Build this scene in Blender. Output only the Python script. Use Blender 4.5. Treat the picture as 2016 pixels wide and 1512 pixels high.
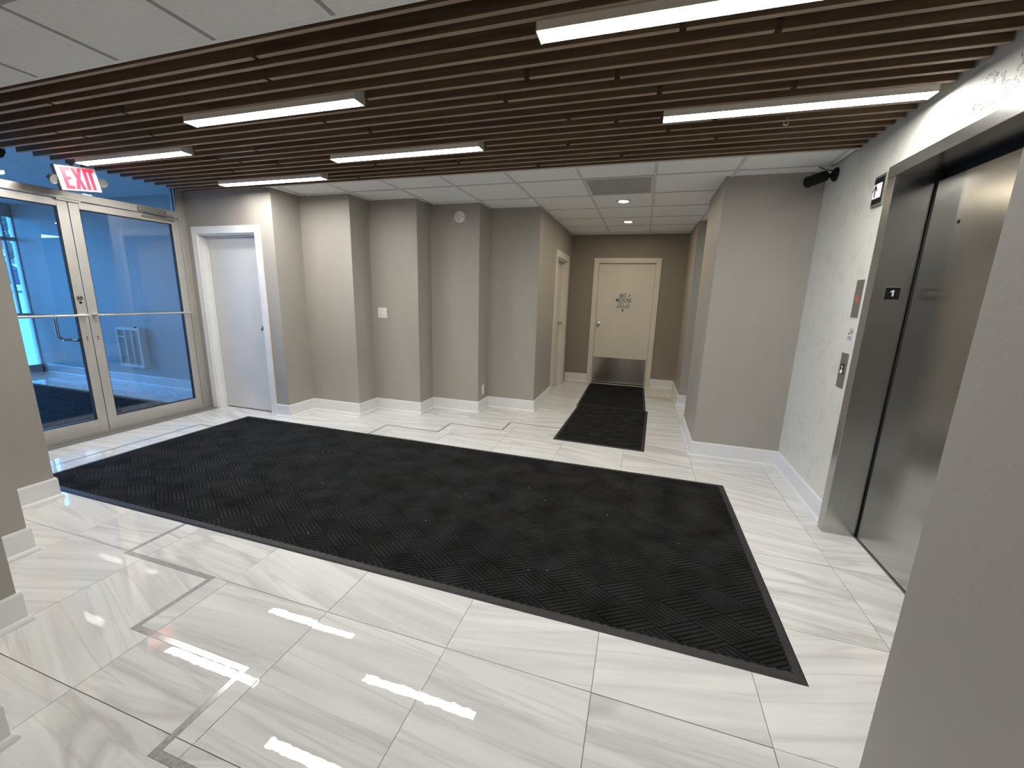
import bpy, bmesh, math, random
from mathutils import Vector, Matrix

for o in list(bpy.data.objects):
    bpy.data.objects.remove(o, do_unlink=True)
S = bpy.context.scene
COL = S.collection
RND = random.Random(7)

# ------------------------------------------------------------------ camera
ROT = ((0.9529, 0.3016, 0.0280), (0.0891, -0.1916, -0.9774), (-0.2894, 0.9340, -0.2101))
def _camera():
    cd = bpy.data.cameras.new('camera')
    cd.sensor_fit = 'HORIZONTAL'; cd.sensor_width = 36.0
    cd.lens = 802.77 * 36.0 / 2016.0
    cd.clip_start = 0.05; cd.clip_end = 500
    o = bpy.data.objects.new('camera', cd); COL.objects.link(o)
    yaw, pitch, roll = 0.300476, -0.211705, 0.028614
    f = Vector((0, math.cos(pitch), math.sin(pitch)))
    u = Vector((0, -math.sin(pitch), math.cos(pitch))); r = Vector((1, 0, 0))
    rr = math.cos(roll) * r + math.sin(roll) * u
    uu = -math.sin(roll) * r + math.cos(roll) * u
    Z = Matrix.Rotation(yaw, 3, 'Z')
    rr, uu, f = Z @ rr, Z @ uu, Z @ f
    m = Matrix((rr, uu, -f)).transposed().to_4x4()
    m.translation = Vector((0, 0, 1.45))
    o.matrix_world = m
    S.camera = o
_camera()

# ------------------------------------------------------------------ world and exposure
SKY_COLOR = (0.085, 0.40, 1.0)
SKY_STRENGTH = 13.0
LAMP_STRENGTH = 68.0
DOWNLIGHT_STRENGTH = 400.0
REAR_FILL_STRENGTH = 8.0
w = bpy.data.worlds.new('sky'); S.world = w; w.use_nodes = True
bg = w.node_tree.nodes['Background']
bg.inputs[0].default_value = (*SKY_COLOR, 1); bg.inputs[1].default_value = SKY_STRENGTH
vs = S.view_settings
vs.view_transform = 'Standard'; vs.look = 'None'; vs.gamma = 1.0; vs.use_curve_mapping = False
vs.exposure = 0.0
S.cycles.diffuse_bounces = 8

# ------------------------------------------------------------------ materials
def nodes_of(m):
    return m.node_tree.nodes, m.node_tree.links

def setin(n, name, v):
    if name in n.inputs:
        n.inputs[name].default_value = v

def pmat(name, col, rough=0.5, metal=0.0, ior=1.5, spec=0.5, noise=None, bump=None, emit=None, aniso=0.0):
    """noise=(scale, amount, stretch xyz): value variation; bump=(scale, strength, distance)."""
    m = bpy.data.materials.new(name); m.use_nodes = True
    N, L = nodes_of(m); b = N['Principled BSDF']
    b.inputs['Base Color'].default_value = (*col, 1)
    b.inputs['Roughness'].default_value = rough
    b.inputs['Metallic'].default_value = metal
    setin(b, 'IOR', ior); setin(b, 'Specular IOR Level', spec); setin(b, 'Anisotropic', aniso)
    if noise or bump:
        tc = N.new('ShaderNodeTexCoord')
    if noise:
        sc, am, st = noise
        mp = N.new('ShaderNodeMapping'); mp.inputs['Scale'].default_value = st
        L.new(tc.outputs['Object'], mp.inputs['Vector'])
        nz = N.new('ShaderNodeTexNoise'); nz.inputs['Scale'].default_value = sc; nz.inputs['Detail'].default_value = 5
        L.new(mp.outputs[0], nz.inputs['Vector'])
        cr = N.new('ShaderNodeValToRGB')
        cr.color_ramp.elements[0].position = 0.3; cr.color_ramp.elements[1].position = 0.7
        cr.color_ramp.elements[0].color = (*[max(0, c * (1 - am)) for c in col], 1)
        cr.color_ramp.elements[1].color = (*[min(1, c * (1 + am)) for c in col], 1)
        L.new(nz.outputs['Fac'], cr.inputs['Fac']); L.new(cr.outputs[0], b.inputs['Base Color'])
    if bump:
        sc, stg, dist = bump
        n2 = N.new('ShaderNodeTexNoise'); n2.inputs['Scale'].default_value = sc; n2.inputs['Detail'].default_value = 4
        L.new(tc.outputs['Object'], n2.inputs['Vector'])
        bp = N.new('ShaderNodeBump'); bp.inputs['Strength'].default_value = stg; bp.inputs['Distance'].default_value = dist
        L.new(n2.outputs['Fac'], bp.inputs['Height']); L.new(bp.outputs[0], b.inputs['Normal'])
    if emit:
        setin(b, 'Emission Color', (*emit[0], 1)); setin(b, 'Emission Strength', emit[1])
    return m

M = {}
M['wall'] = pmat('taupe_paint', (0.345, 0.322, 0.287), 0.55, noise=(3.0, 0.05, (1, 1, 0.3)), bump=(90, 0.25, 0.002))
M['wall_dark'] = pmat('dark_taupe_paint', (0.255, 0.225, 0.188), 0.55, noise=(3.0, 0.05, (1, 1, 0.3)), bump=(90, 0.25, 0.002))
M['white_trim'] = pmat('white_trim_paint', (0.72, 0.72, 0.72), 0.35, noise=(6, 0.03, (1, 1, 1)))
M['door_white'] = pmat('white_door_paint', (0.62, 0.61, 0.60), 0.38, noise=(4, 0.03, (1, 1, 1)))
M['door_cream'] = pmat('cream_door_paint', (0.66, 0.62, 0.555), 0.4, noise=(4, 0.03, (1, 1, 1)))
M['ceil_tile'] = pmat('ceiling_tile', (0.84, 0.84, 0.83), 0.9, noise=(30, 0.03, (1, 1, 1)), bump=(200, 0.3, 0.001))
M['tee'] = pmat('ceiling_tee_enamel', (0.62, 0.62, 0.61), 0.5)
M['tee_grey'] = pmat('grey_ceiling_tee', (0.34, 0.335, 0.31), 0.5)
M['deck'] = pmat('dark_ceiling_deck', (0.02, 0.016, 0.014), 0.9)
M['steel'] = pmat('brushed_stainless', (0.50, 0.495, 0.48), 0.24, 1.0, noise=(8, 0.05, (40, 40, 0.6)), aniso=0.55)
M['steel_kick'] = pmat('brushed_kick_plate', (0.40, 0.375, 0.33), 0.20, 1.0, noise=(8, 0.05, (0.6, 40, 40)), aniso=0.97)
_n, _l = nodes_of(M['steel_kick'])
_t = _n.new('ShaderNodeCombineXYZ'); _t.inputs[2].default_value = 1.0
_l.new(_t.outputs[0], _n['Principled BSDF'].inputs['Tangent'])
M['plate_steel'] = pmat('satin_steel_plate', (0.30, 0.29, 0.27), 0.4, 0.8)
M['alu'] = pmat('anodised_aluminium', (0.56, 0.535, 0.49), 0.38, 0.55, noise=(5, 0.06, (1, 1, 1)))
M['alu_bright'] = pmat('polished_aluminium', (0.70, 0.70, 0.69), 0.22, 0.9)
M['chrome'] = pmat('satin_chrome', (0.62, 0.60, 0.57), 0.18, 1.0)
M['black_rubber'] = pmat('black_rubber', (0.022, 0.022, 0.024), 0.55, spec=0.35, noise=(20, 0.2, (1, 1, 1)))
M['mat_groove'] = pmat('black_mat_groove', (0.006, 0.006, 0.0065), 0.9, spec=0.1)
M['mat_pile'] = pmat('charcoal_ribbed_pile', (0.0140, 0.0140, 0.0150), 0.85, spec=0.12, noise=(5, 0.55, (1, 1, 1)), bump=(500, 0.7, 0.002))
M['mat_plain'] = pmat('black_loop_pile', (0.010, 0.010, 0.010), 0.9, spec=0.15, noise=(7, 0.9, (1, 2, 1)), bump=(400, 0.8, 0.003))
M['black'] = pmat('black_plastic', (0.005, 0.005, 0.006), 0.6, spec=0.25)
M['void'] = pmat('dark_void', (0.004, 0.004, 0.004), 0.9)
M['white_plastic'] = pmat('white_plastic', (0.75, 0.74, 0.71), 0.35)
M['grey_plastic'] = pmat('grey_plastic', (0.20, 0.19, 0.18), 0.5)
M['grey_metal'] = pmat('grey_lamp_head', (0.22, 0.22, 0.22), 0.35, 0.3)
M['housing'] = pmat('grey_lamp_housing', (0.60, 0.58, 0.56), 0.4, 0.2)
M['grout'] = pmat('grey_grout', (0.17, 0.165, 0.155), 0.8)
M['strip'] = pmat('grey_metal_inlay', (0.37, 0.37, 0.365), 0.16, 0.15, noise=(60, 0.2, (1, 1, 1)))
M['asphalt'] = pmat('pale_asphalt', (0.27, 0.275, 0.275), 0.9, noise=(2, 0.15, (1, 1, 1)))
M['bark'] = pmat('tree_bark', (0.06, 0.055, 0.05), 0.9)
M['leaf'] = pmat('tree_leaf', (0.10, 0.13, 0.12), 0.8, noise=(1.0, 0.4, (1, 1, 1)))
M['car_paint'] = pmat('dark_car_paint', (0.012, 0.02, 0.05), 0.2)
M['car_glass'] = pmat('car_window_glass', (0.03, 0.04, 0.06), 0.05)
M['lamp'] = pmat('lit_diffuser', (0.9, 0.9, 0.9), 0.5, emit=((1.0, 0.978, 0.93), LAMP_STRENGTH))
M['lamp_side'] = pmat('lamp_body_enamel', (0.84, 0.79, 0.72), 0.5)
M['bulb'] = pmat('lit_warm_bulb', (0.9, 0.8, 0.6), 0.5, emit=((1.0, 0.85, 0.62), DOWNLIGHT_STRENGTH))
M['exit_face'] = pmat('exit_sign_face', (0.62, 0.59, 0.58), 0.4, emit=((1.0, 0.86, 0.86), 0.10))
M['exit_red'] = pmat('exit_sign_red', (0.75, 0.02, 0.05), 0.4, emit=((1.0, 0.03, 0.075), 0.9))
M['red_led'] = pmat('red_indicator', (0.5, 0.03, 0.03), 0.4, emit=((1.0, 0.08, 0.08), 0.35))
M['ink'] = pmat('dark_ink', (0.02, 0.02, 0.04), 0.6)
M['ink_green'] = pmat('green_ink', (0.12, 0.20, 0.14), 0.6)
M['ink_violet'] = pmat('violet_ink', (0.22, 0.20, 0.38), 0.6)
M['paper'] = pmat('sign_paper', (0.62, 0.60, 0.57), 0.5)
M['gap'] = pmat('shadow_gap', (0.01, 0.01, 0.012), 0.8)

def tile_material():
    m = bpy.data.materials.new('polished_porcelain'); m.use_nodes = True
    N, L = nodes_of(m); b = N['Principled BSDF']
    b.inputs['Roughness'].default_value = 0.008; setin(b, 'IOR', 1.52)
    oi = N.new('ShaderNodeObjectInfo'); tc = N.new('ShaderNodeTexCoord')
    mul = N.new('ShaderNodeVectorMath'); mul.operation = 'MULTIPLY_ADD'
    L.new(oi.outputs['Random'], mul.inputs[0]); mul.inputs[1].default_value = (37, 61, 23)
    L.new(tc.outputs['Object'], mul.inputs[2])
    rot = N.new('ShaderNodeVectorRotate'); rot.rotation_type = 'Z_AXIS'
    mr = N.new('ShaderNodeMapRange'); mr.inputs['To Min'].default_value = -0.35; mr.inputs['To Max'].default_value = 0.35
    L.new(oi.outputs['Random'], mr.inputs['Value']); L.new(mr.outputs[0], rot.inputs['Angle'])
    L.new(mul.outputs[0], rot.inputs['Vector'])
    def streak(sx, sy, scale, dist, detail):
        mp = N.new('ShaderNodeMapping'); mp.inputs['Scale'].default_value = (sx, sy, 1)
        L.new(rot.outputs[0], mp.inputs['Vector'])
        nz = N.new('ShaderNodeTexNoise'); nz.inputs['Scale'].default_value = scale
        nz.inputs['Detail'].default_value = detail; nz.inputs['Distortion'].default_value = dist
        L.new(mp.outputs[0], nz.inputs['Vector']); return nz
    n1 = streak(0.32, 5.0, 2.2, 0.7, 7)
    r1 = N.new('ShaderNodeValToRGB'); e = r1.color_ramp.elements
    e[0].position = 0.33; e[0].color = (0.575, 0.575, 0.565, 1); e[1].position = 0.62; e[1].color = (0.71, 0.71, 0.695, 1)
    L.new(n1.outputs['Fac'], r1.inputs['Fac'])
    n2 = streak(0.16, 3.2, 2.6, 0.5, 4)
    r2 = N.new('ShaderNodeValToRGB'); e = r2.color_ramp.elements
    e[0].position = 0.475; e[0].color = (0, 0, 0, 1); e[1].position = 0.525; e[1].color = (0, 0, 0, 1)
    k = e.new(0.50); k.color = (1, 1, 1, 1)
    L.new(n2.outputs['Fac'], r2.inputs['Fac'])
    n3 = streak(1, 1, 3.0, 0.3, 2)
    mm = N.new('ShaderNodeMath'); mm.operation = 'MULTIPLY'
    L.new(r2.outputs[0], mm.inputs[0]); L.new(n3.outputs['Fac'], mm.inputs[1])
    mm2 = N.new('ShaderNodeMath'); mm2.operation = 'MULTIPLY'; mm2.inputs[1].default_value = 0.6
    L.new(mm.outputs[0], mm2.inputs[0])
    mx = N.new('ShaderNodeMix'); mx.data_type = 'RGBA'
    L.new(mm2.outputs[0], mx.inputs['Factor']); L.new(r1.outputs[0], mx.inputs['A'])
    mx.inputs['B'].default_value = (0.40, 0.385, 0.36, 1)
    # small pits
    vo = N.new('ShaderNodeTexVoronoi'); vo.inputs['Scale'].default_value = 22
    L.new(mul.outputs[0], vo.inputs['Vector'])
    r3 = N.new('ShaderNodeValToRGB'); e = r3.color_ramp.elements
    e[0].position = 0.05; e[0].color = (0.45, 0.45, 0.45, 1); e[1].position = 0.10; e[1].color = (0, 0, 0, 1)
    L.new(vo.outputs['Distance'], r3.inputs['Fac'])
    mm3 = N.new('ShaderNodeMath'); mm3.operation = 'MULTIPLY'
    L.new(r3.outputs[0], mm3.inputs[0]); L.new(n3.outputs['Fac'], mm3.inputs[1])
    mx2 = N.new('ShaderNodeMix'); mx2.data_type = 'RGBA'
    L.new(mm3.outputs[0], mx2.inputs['Factor']); L.new(mx.outputs['Result'], mx2.inputs['A'])
    mx2.inputs['B'].default_value = (0.42, 0.40, 0.37, 1)
    # bold brushed veins on some of the tiles only
    n5 = streak(0.35, 1.7, 1.9, 1.3, 5)
    r5 = N.new('ShaderNodeValToRGB'); e = r5.color_ramp.elements
    e[0].position = 0.50; e[0].color = (0, 0, 0, 1); e[1].position = 0.60; e[1].color = (0, 0, 0, 1)
    k = e.new(0.545); k.color = (1, 1, 1, 1)
    L.new(n5.outputs['Fac'], r5.inputs['Fac'])
    fr = N.new('ShaderNodeMath'); fr.operation = 'MULTIPLY'; fr.inputs[1].default_value = 7.31; L.new(oi.outputs['Random'], fr.inputs[0])
    fr2 = N.new('ShaderNodeMath'); fr2.operation = 'FRACT'; L.new(fr.outputs[0], fr2.inputs[0])
    fr3 = N.new('ShaderNodeMapRange'); fr3.inputs['From Min'].default_value = 0.55; fr3.inputs['From Max'].default_value = 0.85
    fr3.inputs['To Max'].default_value = 0.6; L.new(fr2.outputs[0], fr3.inputs['Value'])
    mm5 = N.new('ShaderNodeMath'); mm5.operation = 'MULTIPLY'; L.new(r5.outputs[0], mm5.inputs[0]); L.new(fr3.outputs[0], mm5.inputs[1])
    mx5 = N.new('ShaderNodeMix'); mx5.data_type = 'RGBA'
    L.new(mm5.outputs[0], mx5.inputs['Factor']); L.new(mx2.outputs['Result'], mx5.inputs['A']); mx5.inputs['B'].default_value = (0.40, 0.395, 0.38, 1)
    L.new(mx5.outputs['Result'], b.inputs['Base Color'])
    # faint unevenness of the polish
    nb = N.new('ShaderNodeTexNoise'); nb.inputs['Scale'].default_value = 26; nb.inputs['Detail'].default_value = 2
    L.new(mul.outputs[0], nb.inputs['Vector'])
    bp = N.new('ShaderNodeBump'); bp.inputs['Strength'].default_value = 0.035; bp.inputs['Distance'].default_value = 0.002
    L.new(nb.outputs['Fac'], bp.inputs['Height']); L.new(bp.outputs[0], b.inputs['Normal'])
    return m
M['tile'] = tile_material()

def wood_material(name, c0, c1):
    m = bpy.data.materials.new(name); m.use_nodes = True
    N, L = nodes_of(m); b = N['Principled BSDF']
    b.inputs['Roughness'].default_value = 0.5; setin(b, 'Specular IOR Level', 0.3)
    oi = N.new('ShaderNodeObjectInfo'); tc = N.new('ShaderNodeTexCoord')
    mul = N.new('ShaderNodeVectorMath'); mul.operation = 'MULTIPLY_ADD'
    L.new(oi.outputs['Random'], mul.inputs[0]); mul.inputs[1].default_value = (31, 17, 9)
    L.new(tc.outputs['Object'], mul.inputs[2])
    mp = N.new('ShaderNodeMapping'); mp.inputs['Scale'].default_value = (0.8, 14, 14)
    L.new(mul.outputs[0], mp.inputs['Vector'])
    nz = N.new('ShaderNodeTexNoise'); nz.inputs['Scale'].default_value = 3; nz.inputs['Detail'].default_value = 6
    nz.inputs['Distortion'].default_value = 0.4
    L.new(mp.outputs[0], nz.inputs['Vector'])
    cr = N.new('ShaderNodeValToRGB'); e = cr.color_ramp.elements
    e[0].position = 0.28; e[0].color = (*c0, 1); e[1].position = 0.72; e[1].color = (*c1, 1)
    L.new(nz.outputs['Fac'], cr.inputs['Fac'])
    hv = N.new('ShaderNodeHueSaturation')
    mr = N.new('ShaderNodeMapRange'); mr.inputs['To Min'].default_value = 0.8; mr.inputs['To Max'].default_value = 1.15
    L.new(oi.outputs['Random'], mr.inputs['Value']); L.new(mr.outputs[0], hv.inputs['Value'])
    L.new(cr.outputs[0], hv.inputs['Color']); L.new(hv.outputs[0], b.inputs['Base Color'])
    return m
M['wood'] = wood_material('shaded_oak_side', (0.112, 0.072, 0.044), (0.215, 0.143, 0.090))  # slat sides toned darker, shade between the slats put into the colour
M['wood_lit_under'] = wood_material('lit_oak_underside', (0.27, 0.195, 0.14), (0.38, 0.29, 0.22))  # same wood, floor bounce on the undersides painted as a lighter tone

def elevator_wall_material():
    m = pmat('smudged_cream_paint', (0.50, 0.495, 0.43), 0.45)
    N, L = nodes_of(m); b = N['Principled BSDF']
    tc = N.new('ShaderNodeTexCoord')
    n1 = N.new('ShaderNodeTexNoise'); n1.inputs['Scale'].default_value = 9; n1.inputs['Detail'].default_value = 6
    n1.inputs['Distortion'].default_value = 0.6
    L.new(tc.outputs['Object'], n1.inputs['Vector'])
    r1 = N.new('ShaderNodeValToRGB'); e = r1.color_ramp.elements
    e[0].position = 0.36; e[0].color = (0.59, 0.585, 0.53, 1); e[1].position = 0.46; e[1].color = (0.645, 0.64, 0.58, 1)
    L.new(n1.outputs['Fac'], r1.inputs['Fac'])
    # torn plaster marks above the lift frame: y 1.7..2.6, z 2.26..2.42
    sx = N.new('ShaderNodeSeparateXYZ'); L.new(tc.outputs['Object'], sx.inputs[0])
    def band(out, lo, hi):
        a = N.new('ShaderNodeMath'); a.operation = 'GREATER_THAN'; a.inputs[1].default_value = lo; L.new(out, a.inputs[0])
        c = N.new('ShaderNodeMath'); c.operation = 'LESS_THAN'; c.inputs[1].default_value = hi; L.new(out, c.inputs[0])
        d = N.new('ShaderNodeMath'); d.operation = 'MULTIPLY'; L.new(a.outputs[0], d.inputs[0]); L.new(c.outputs[0], d.inputs[1])
        return d.outputs[0]
    by = band(sx.outputs['Y'], 1.75, 2.58); bz = band(sx.outputs['Z'], 2.27, 2.41)
    q = N.new('ShaderNodeMath'); q.operation = 'MULTIPLY'; L.new(by, q.inputs[0]); L.new(bz, q.inputs[1])
    n2 = N.new('ShaderNodeTexNoise'); n2.inputs['Scale'].default_value = 42; n2.inputs['Detail'].default_value = 4
    n2.inputs['Distortion'].default_value = 2.0
    L.new(tc.outputs['Object'], n2.inputs['Vector'])
    n3 = N.new('ShaderNodeTexNoise'); n3.inputs['Scale'].default_value = 7
    L.new(tc.outputs['Object'], n3.inputs['Vector'])
    g1 = N.new('ShaderNodeMath'); g1.operation = 'GREATER_THAN'; g1.inputs[1].default_value = 0.525; L.new(n2.outputs['Fac'], g1.inputs[0])
    g2 = N.new('ShaderNodeMath'); g2.operation = 'GREATER_THAN'; g2.inputs[1].default_value = 0.46; L.new(n3.outputs['Fac'], g2.inputs[0])
    q2 = N.new('ShaderNodeMath'); q2.operation = 'MULTIPLY'; L.new(g1.outputs[0], q2.inputs[0]); L.new(g2.outputs[0], q2.inputs[1])
    q3 = N.new('ShaderNodeMath'); q3.operation = 'MULTIPLY'; L.new(q.outputs[0], q3.inputs[0]); L.new(q2.outputs[0], q3.inputs[1])
    mx = N.new('ShaderNodeMix'); mx.data_type = 'RGBA'
    q4 = N.new('ShaderNodeMath'); q4.operation = 'MULTIPLY'; q4.inputs[1].default_value = 0.92; L.new(q3.outputs[0], q4.inputs[0])
    L.new(q4.outputs[0], mx.inputs['Factor']); L.new(r1.outputs[0], mx.inputs['A']); mx.inputs['B'].default_value = (0.13, 0.13, 0.115, 1)
    L.new(mx.outputs['Result'], b.inputs['Base Color'])
    bp = N.new('ShaderNodeBump'); bp.inputs['Strength'].default_value = 0.25; bp.inputs['Distance'].default_value = 0.003
    n4 = N.new('ShaderNodeTexNoise'); n4.inputs['Scale'].default_value = 60; L.new(tc.outputs['Object'], n4.inputs['Vector'])
    L.new(n4.outputs['Fac'], bp.inputs['Height']); L.new(bp.outputs[0], b.inputs['Normal'])
    return m
M['elev_wall'] = elevator_wall_material()

def glass_material(name, tint, refl=1.0):
    m = bpy.data.materials.new(name); m.use_nodes = True
    N, L = nodes_of(m); N.remove(N['Principled BSDF'])
    out = [n for n in N if n.type == 'OUTPUT_MATERIAL'][0]
    t = N.new('ShaderNodeBsdfTransparent'); t.inputs[0].default_value = (*tint, 1)
    g = N.new('ShaderNodeBsdfGlossy'); g.inputs['Roughness'].default_value = 0.0; g.inputs[0].default_value = (1, 1, 1, 1)
    fr = N.new('ShaderNodeFresnel'); fr.inputs['IOR'].default_value = 1.6
    mu = N.new('ShaderNodeMath'); mu.operation = 'MULTIPLY'; mu.inputs[1].default_value = refl; mu.use_clamp = True
    mx = N.new('ShaderNodeMixShader')
    L.new(fr.outputs[0], mu.inputs[0]); L.new(mu.outputs[0], mx.inputs[0])
    L.new(t.outputs[0], mx.inputs[1]); L.new(g.outputs[0], mx.inputs[2]); L.new(mx.outputs[0], out.inputs[0])
    return m
M['glass'] = glass_material('clear_glass', (0.92, 0.95, 0.96), 0.9)

# ------------------------------------------------------------------ mesh helpers
class MB:
    def __init__(self): self.v = []; self.f = []; self.mi = []; self.cur = 0
    def box(self, x0, x1, y0, y1, z0, z1):
        n = len(self.v)
        self.v += [(x0, y0, z0), (x1, y0, z0), (x1, y1, z0), (x0, y1, z0), (x0, y0, z1), (x1, y0, z1), (x1, y1, z1), (x0, y1, z1)]
        for q in ((3, 2, 1, 0), (4, 5, 6, 7), (0, 1, 5, 4), (1, 2, 6, 5), (2, 3, 7, 6), (3, 0, 4, 7)):
            self.f.append(tuple(n + i for i in q)); self.mi.append(self.cur)
        return self
    def prism(self, pts, z0, z1):
        """Vertical prism over a counter-clockwise footprint."""
        n = len(self.v); k = len(pts)
        self.v += [(x, y, z0) for x, y in pts] + [(x, y, z1) for x, y in pts]
        self.f.append(tuple(n + i for i in range(k - 1, -1, -1))); self.mi.append(self.cur)
        self.f.append(tuple(n + k + i for i in range(k))); self.mi.append(self.cur)
        for i in range(k):
            j = (i + 1) % k
            self.f.append((n + i, n + j, n + k + j, n + k + i)); self.mi.append(self.cur)
        return self
    def tube(self, p0, p1, r0, r1=None, seg=16, cap=True):
        r1 = r0 if r1 is None else r1
        p0, p1 = Vector(p0), Vector(p1); d = (p1 - p0).normalized()
        a = Vector((0, 0, 1)) if abs(d.z) < 0.9 else Vector((1, 0, 0))
        u = d.cross(a).normalized(); v = d.cross(u)
        n = len(self.v)
        for p, r in ((p0, r0), (p1, r1)):
            for i in range(seg):
                t = 2 * math.pi * i / seg
                self.v.append(tuple(p + r * (math.cos(t) * u + math.sin(t) * v)))
        for i in range(seg):
            j = (i + 1) % seg
            self.f.append((n + i, n + seg + i, n + seg + j, n + j)); self.mi.append(self.cur)
        if cap:
            self.f.append(tuple(n + i for i in range(seg))); self.mi.append(self.cur)
            self.f.append(tuple(n + seg + i for i in range(seg - 1, -1, -1))); self.mi.append(self.cur)
        return self
    def lathe(self, o, axis, prof, seg=24):
        """prof: list of (distance along axis, radius)."""
        o, d = Vector(o), Vector(axis).normalized()
        a = Vector((0, 0, 1)) if abs(d.z) < 0.9 else Vector((1, 0, 0))
        u = d.cross(a).normalized(); v = d.cross(u); n = len(self.v)
        for h, r in prof:
            for i in range(seg):
                t = 2 * math.pi * i / seg
                self.v.append(tuple(o + h * d + r * (math.cos(t) * u + math.sin(t) * v)))
        for k in range(len(prof) - 1):
            for i in range(seg):
                j = (i + 1) % seg; A = n + k * seg
                self.f.append((A + i, A + seg + i, A + seg + j, A + j)); self.mi.append(self.cur)
        self.f.append(tuple(n + i for i in range(seg))); self.mi.append(self.cur)
        A = n + (len(prof) - 1) * seg
        self.f.append(tuple(A + i for i in range(seg - 1, -1, -1))); self.mi.append(self.cur)
        return self
    def path(self, pts, r, seg=10):
        for a, b in zip(pts, pts[1:]): self.tube(a, b, r, seg=seg)
        return self
    def poly(self, pts):
        n = len(self.v); self.v += [tuple(p) for p in pts]
        self.f.append(tuple(range(n, n + len(pts)))); self.mi.append(self.cur); return self
    def mesh(self, name, mat, origin=(0, 0, 0), bevel=0.0, smooth=False):
        me = bpy.data.meshes.new(name); ox, oy, oz = origin
        me.from_pydata([(x - ox, y - oy, z - oz) for x, y, z in self.v], [], self.f)
        for m in (mat if isinstance(mat, (list, tuple)) else [mat]): me.materials.append(m)
        for p, i in zip(me.polygons, self.mi): p.material_index = i
        bm = bmesh.new(); bm.from_mesh(me)
        bmesh.ops.remove_doubles(bm, verts=bm.verts, dist=1e-6)
        bmesh.ops.recalc_face_normals(bm, faces=bm.faces)
        if bevel:
            es = [e for e in bm.edges if len(e.link_faces) == 2 and e.calc_face_angle(0) > 0.5]
            bmesh.ops.bevel(bm, geom=es, offset=bevel, segments=2, profile=0.6, affect='EDGES', clamp_overlap=True)
        bm.to_mesh(me); bm.free()
        if smooth:
            for p in me.polygons: p.use_smooth = True
            me.set_sharp_from_angle(angle=math.radians(38))
        me.update(); return me

def link(name, me, parent=None, loc=(0, 0, 0), rot=(0, 0, 0)):
    o = bpy.data.objects.new(name, me); COL.objects.link(o)
    if parent is not None:
        o.parent = parent
        pl = parent.get('_o')
        if pl is not None: loc = tuple(a - b for a, b in zip(loc, pl))
    o.location = loc; o.rotation_euler = rot
    return o

def part(name, mb, mat, parent, bevel=0.0, smooth=False, label=None):
    """A mesh in world coordinates hung under an unrotated parent."""
    o = link(name, mb.mesh(name, mat, bevel=bevel, smooth=smooth), parent)
    if label: o['label'] = label
    return o

def tag(o, label=None, cat=None, group=None, kind=None):
    if label: o['label'] = label
    if cat: o['category'] = cat
    if group: o['group'] = group
    if kind: o['kind'] = kind
    return o

def empty(name, loc=(0, 0, 0), label=None, cat=None, group=None, kind=None):
    o = bpy.data.objects.new(name, None); COL.objects.link(o)
    o.location = loc; o.empty_display_size = 0.1
    o['_o'] = loc
    return tag(o, label, cat, group, kind)

def struct(name, mb, mat, label=None, bevel=0.0):
    o = link(name, mb.mesh(name, mat, bevel=bevel)); return tag(o, label, kind='structure')

def text(name, body, size, mat, parent, loc, rot, extrude=0.0006, sx=1.0, align='CENTER', space=1.0):
    c = bpy.data.curves.new(name, 'FONT'); c.body = body; c.size = size; c.offset = size * 0.010; c.extrude = extrude
    c.align_x = align; c.align_y = 'CENTER'; c.space_character = space
    c.materials.append(mat)
    tmp = bpy.data.objects.new('tmp', c); COL.objects.link(tmp)
    bpy.context.view_layer.update()
    me = bpy.data.meshes.new_from_object(tmp.evaluated_get(bpy.context.evaluated_depsgraph_get()))
    bpy.data.objects.remove(tmp); bpy.data.curves.remove(c); me.name = name
    o = link(name, me, parent, loc, rot); o.scale = (sx, 1, 1); return o

# ------------------------------------------------------------------ measures
CZ = 2.475            # ceiling plane
TOP = 2.66            # underside of the deck above
ZX = [-3.80, -3.13, -2.50, -1.872, -1.235]     # zigzag returns
ZY = [3.58, 3.96, 4.29, 4.61, 4.935]           # zigzag faces
AY, AX0, AX1 = 7.19, -1.235, 0.595             # alcove
EX = 1.285                                     # lift wall
ENT = -5.06                                    # entrance glazing
VX, VY0, VY1 = -9.45, -0.6, 4.06                # vestibule

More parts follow.
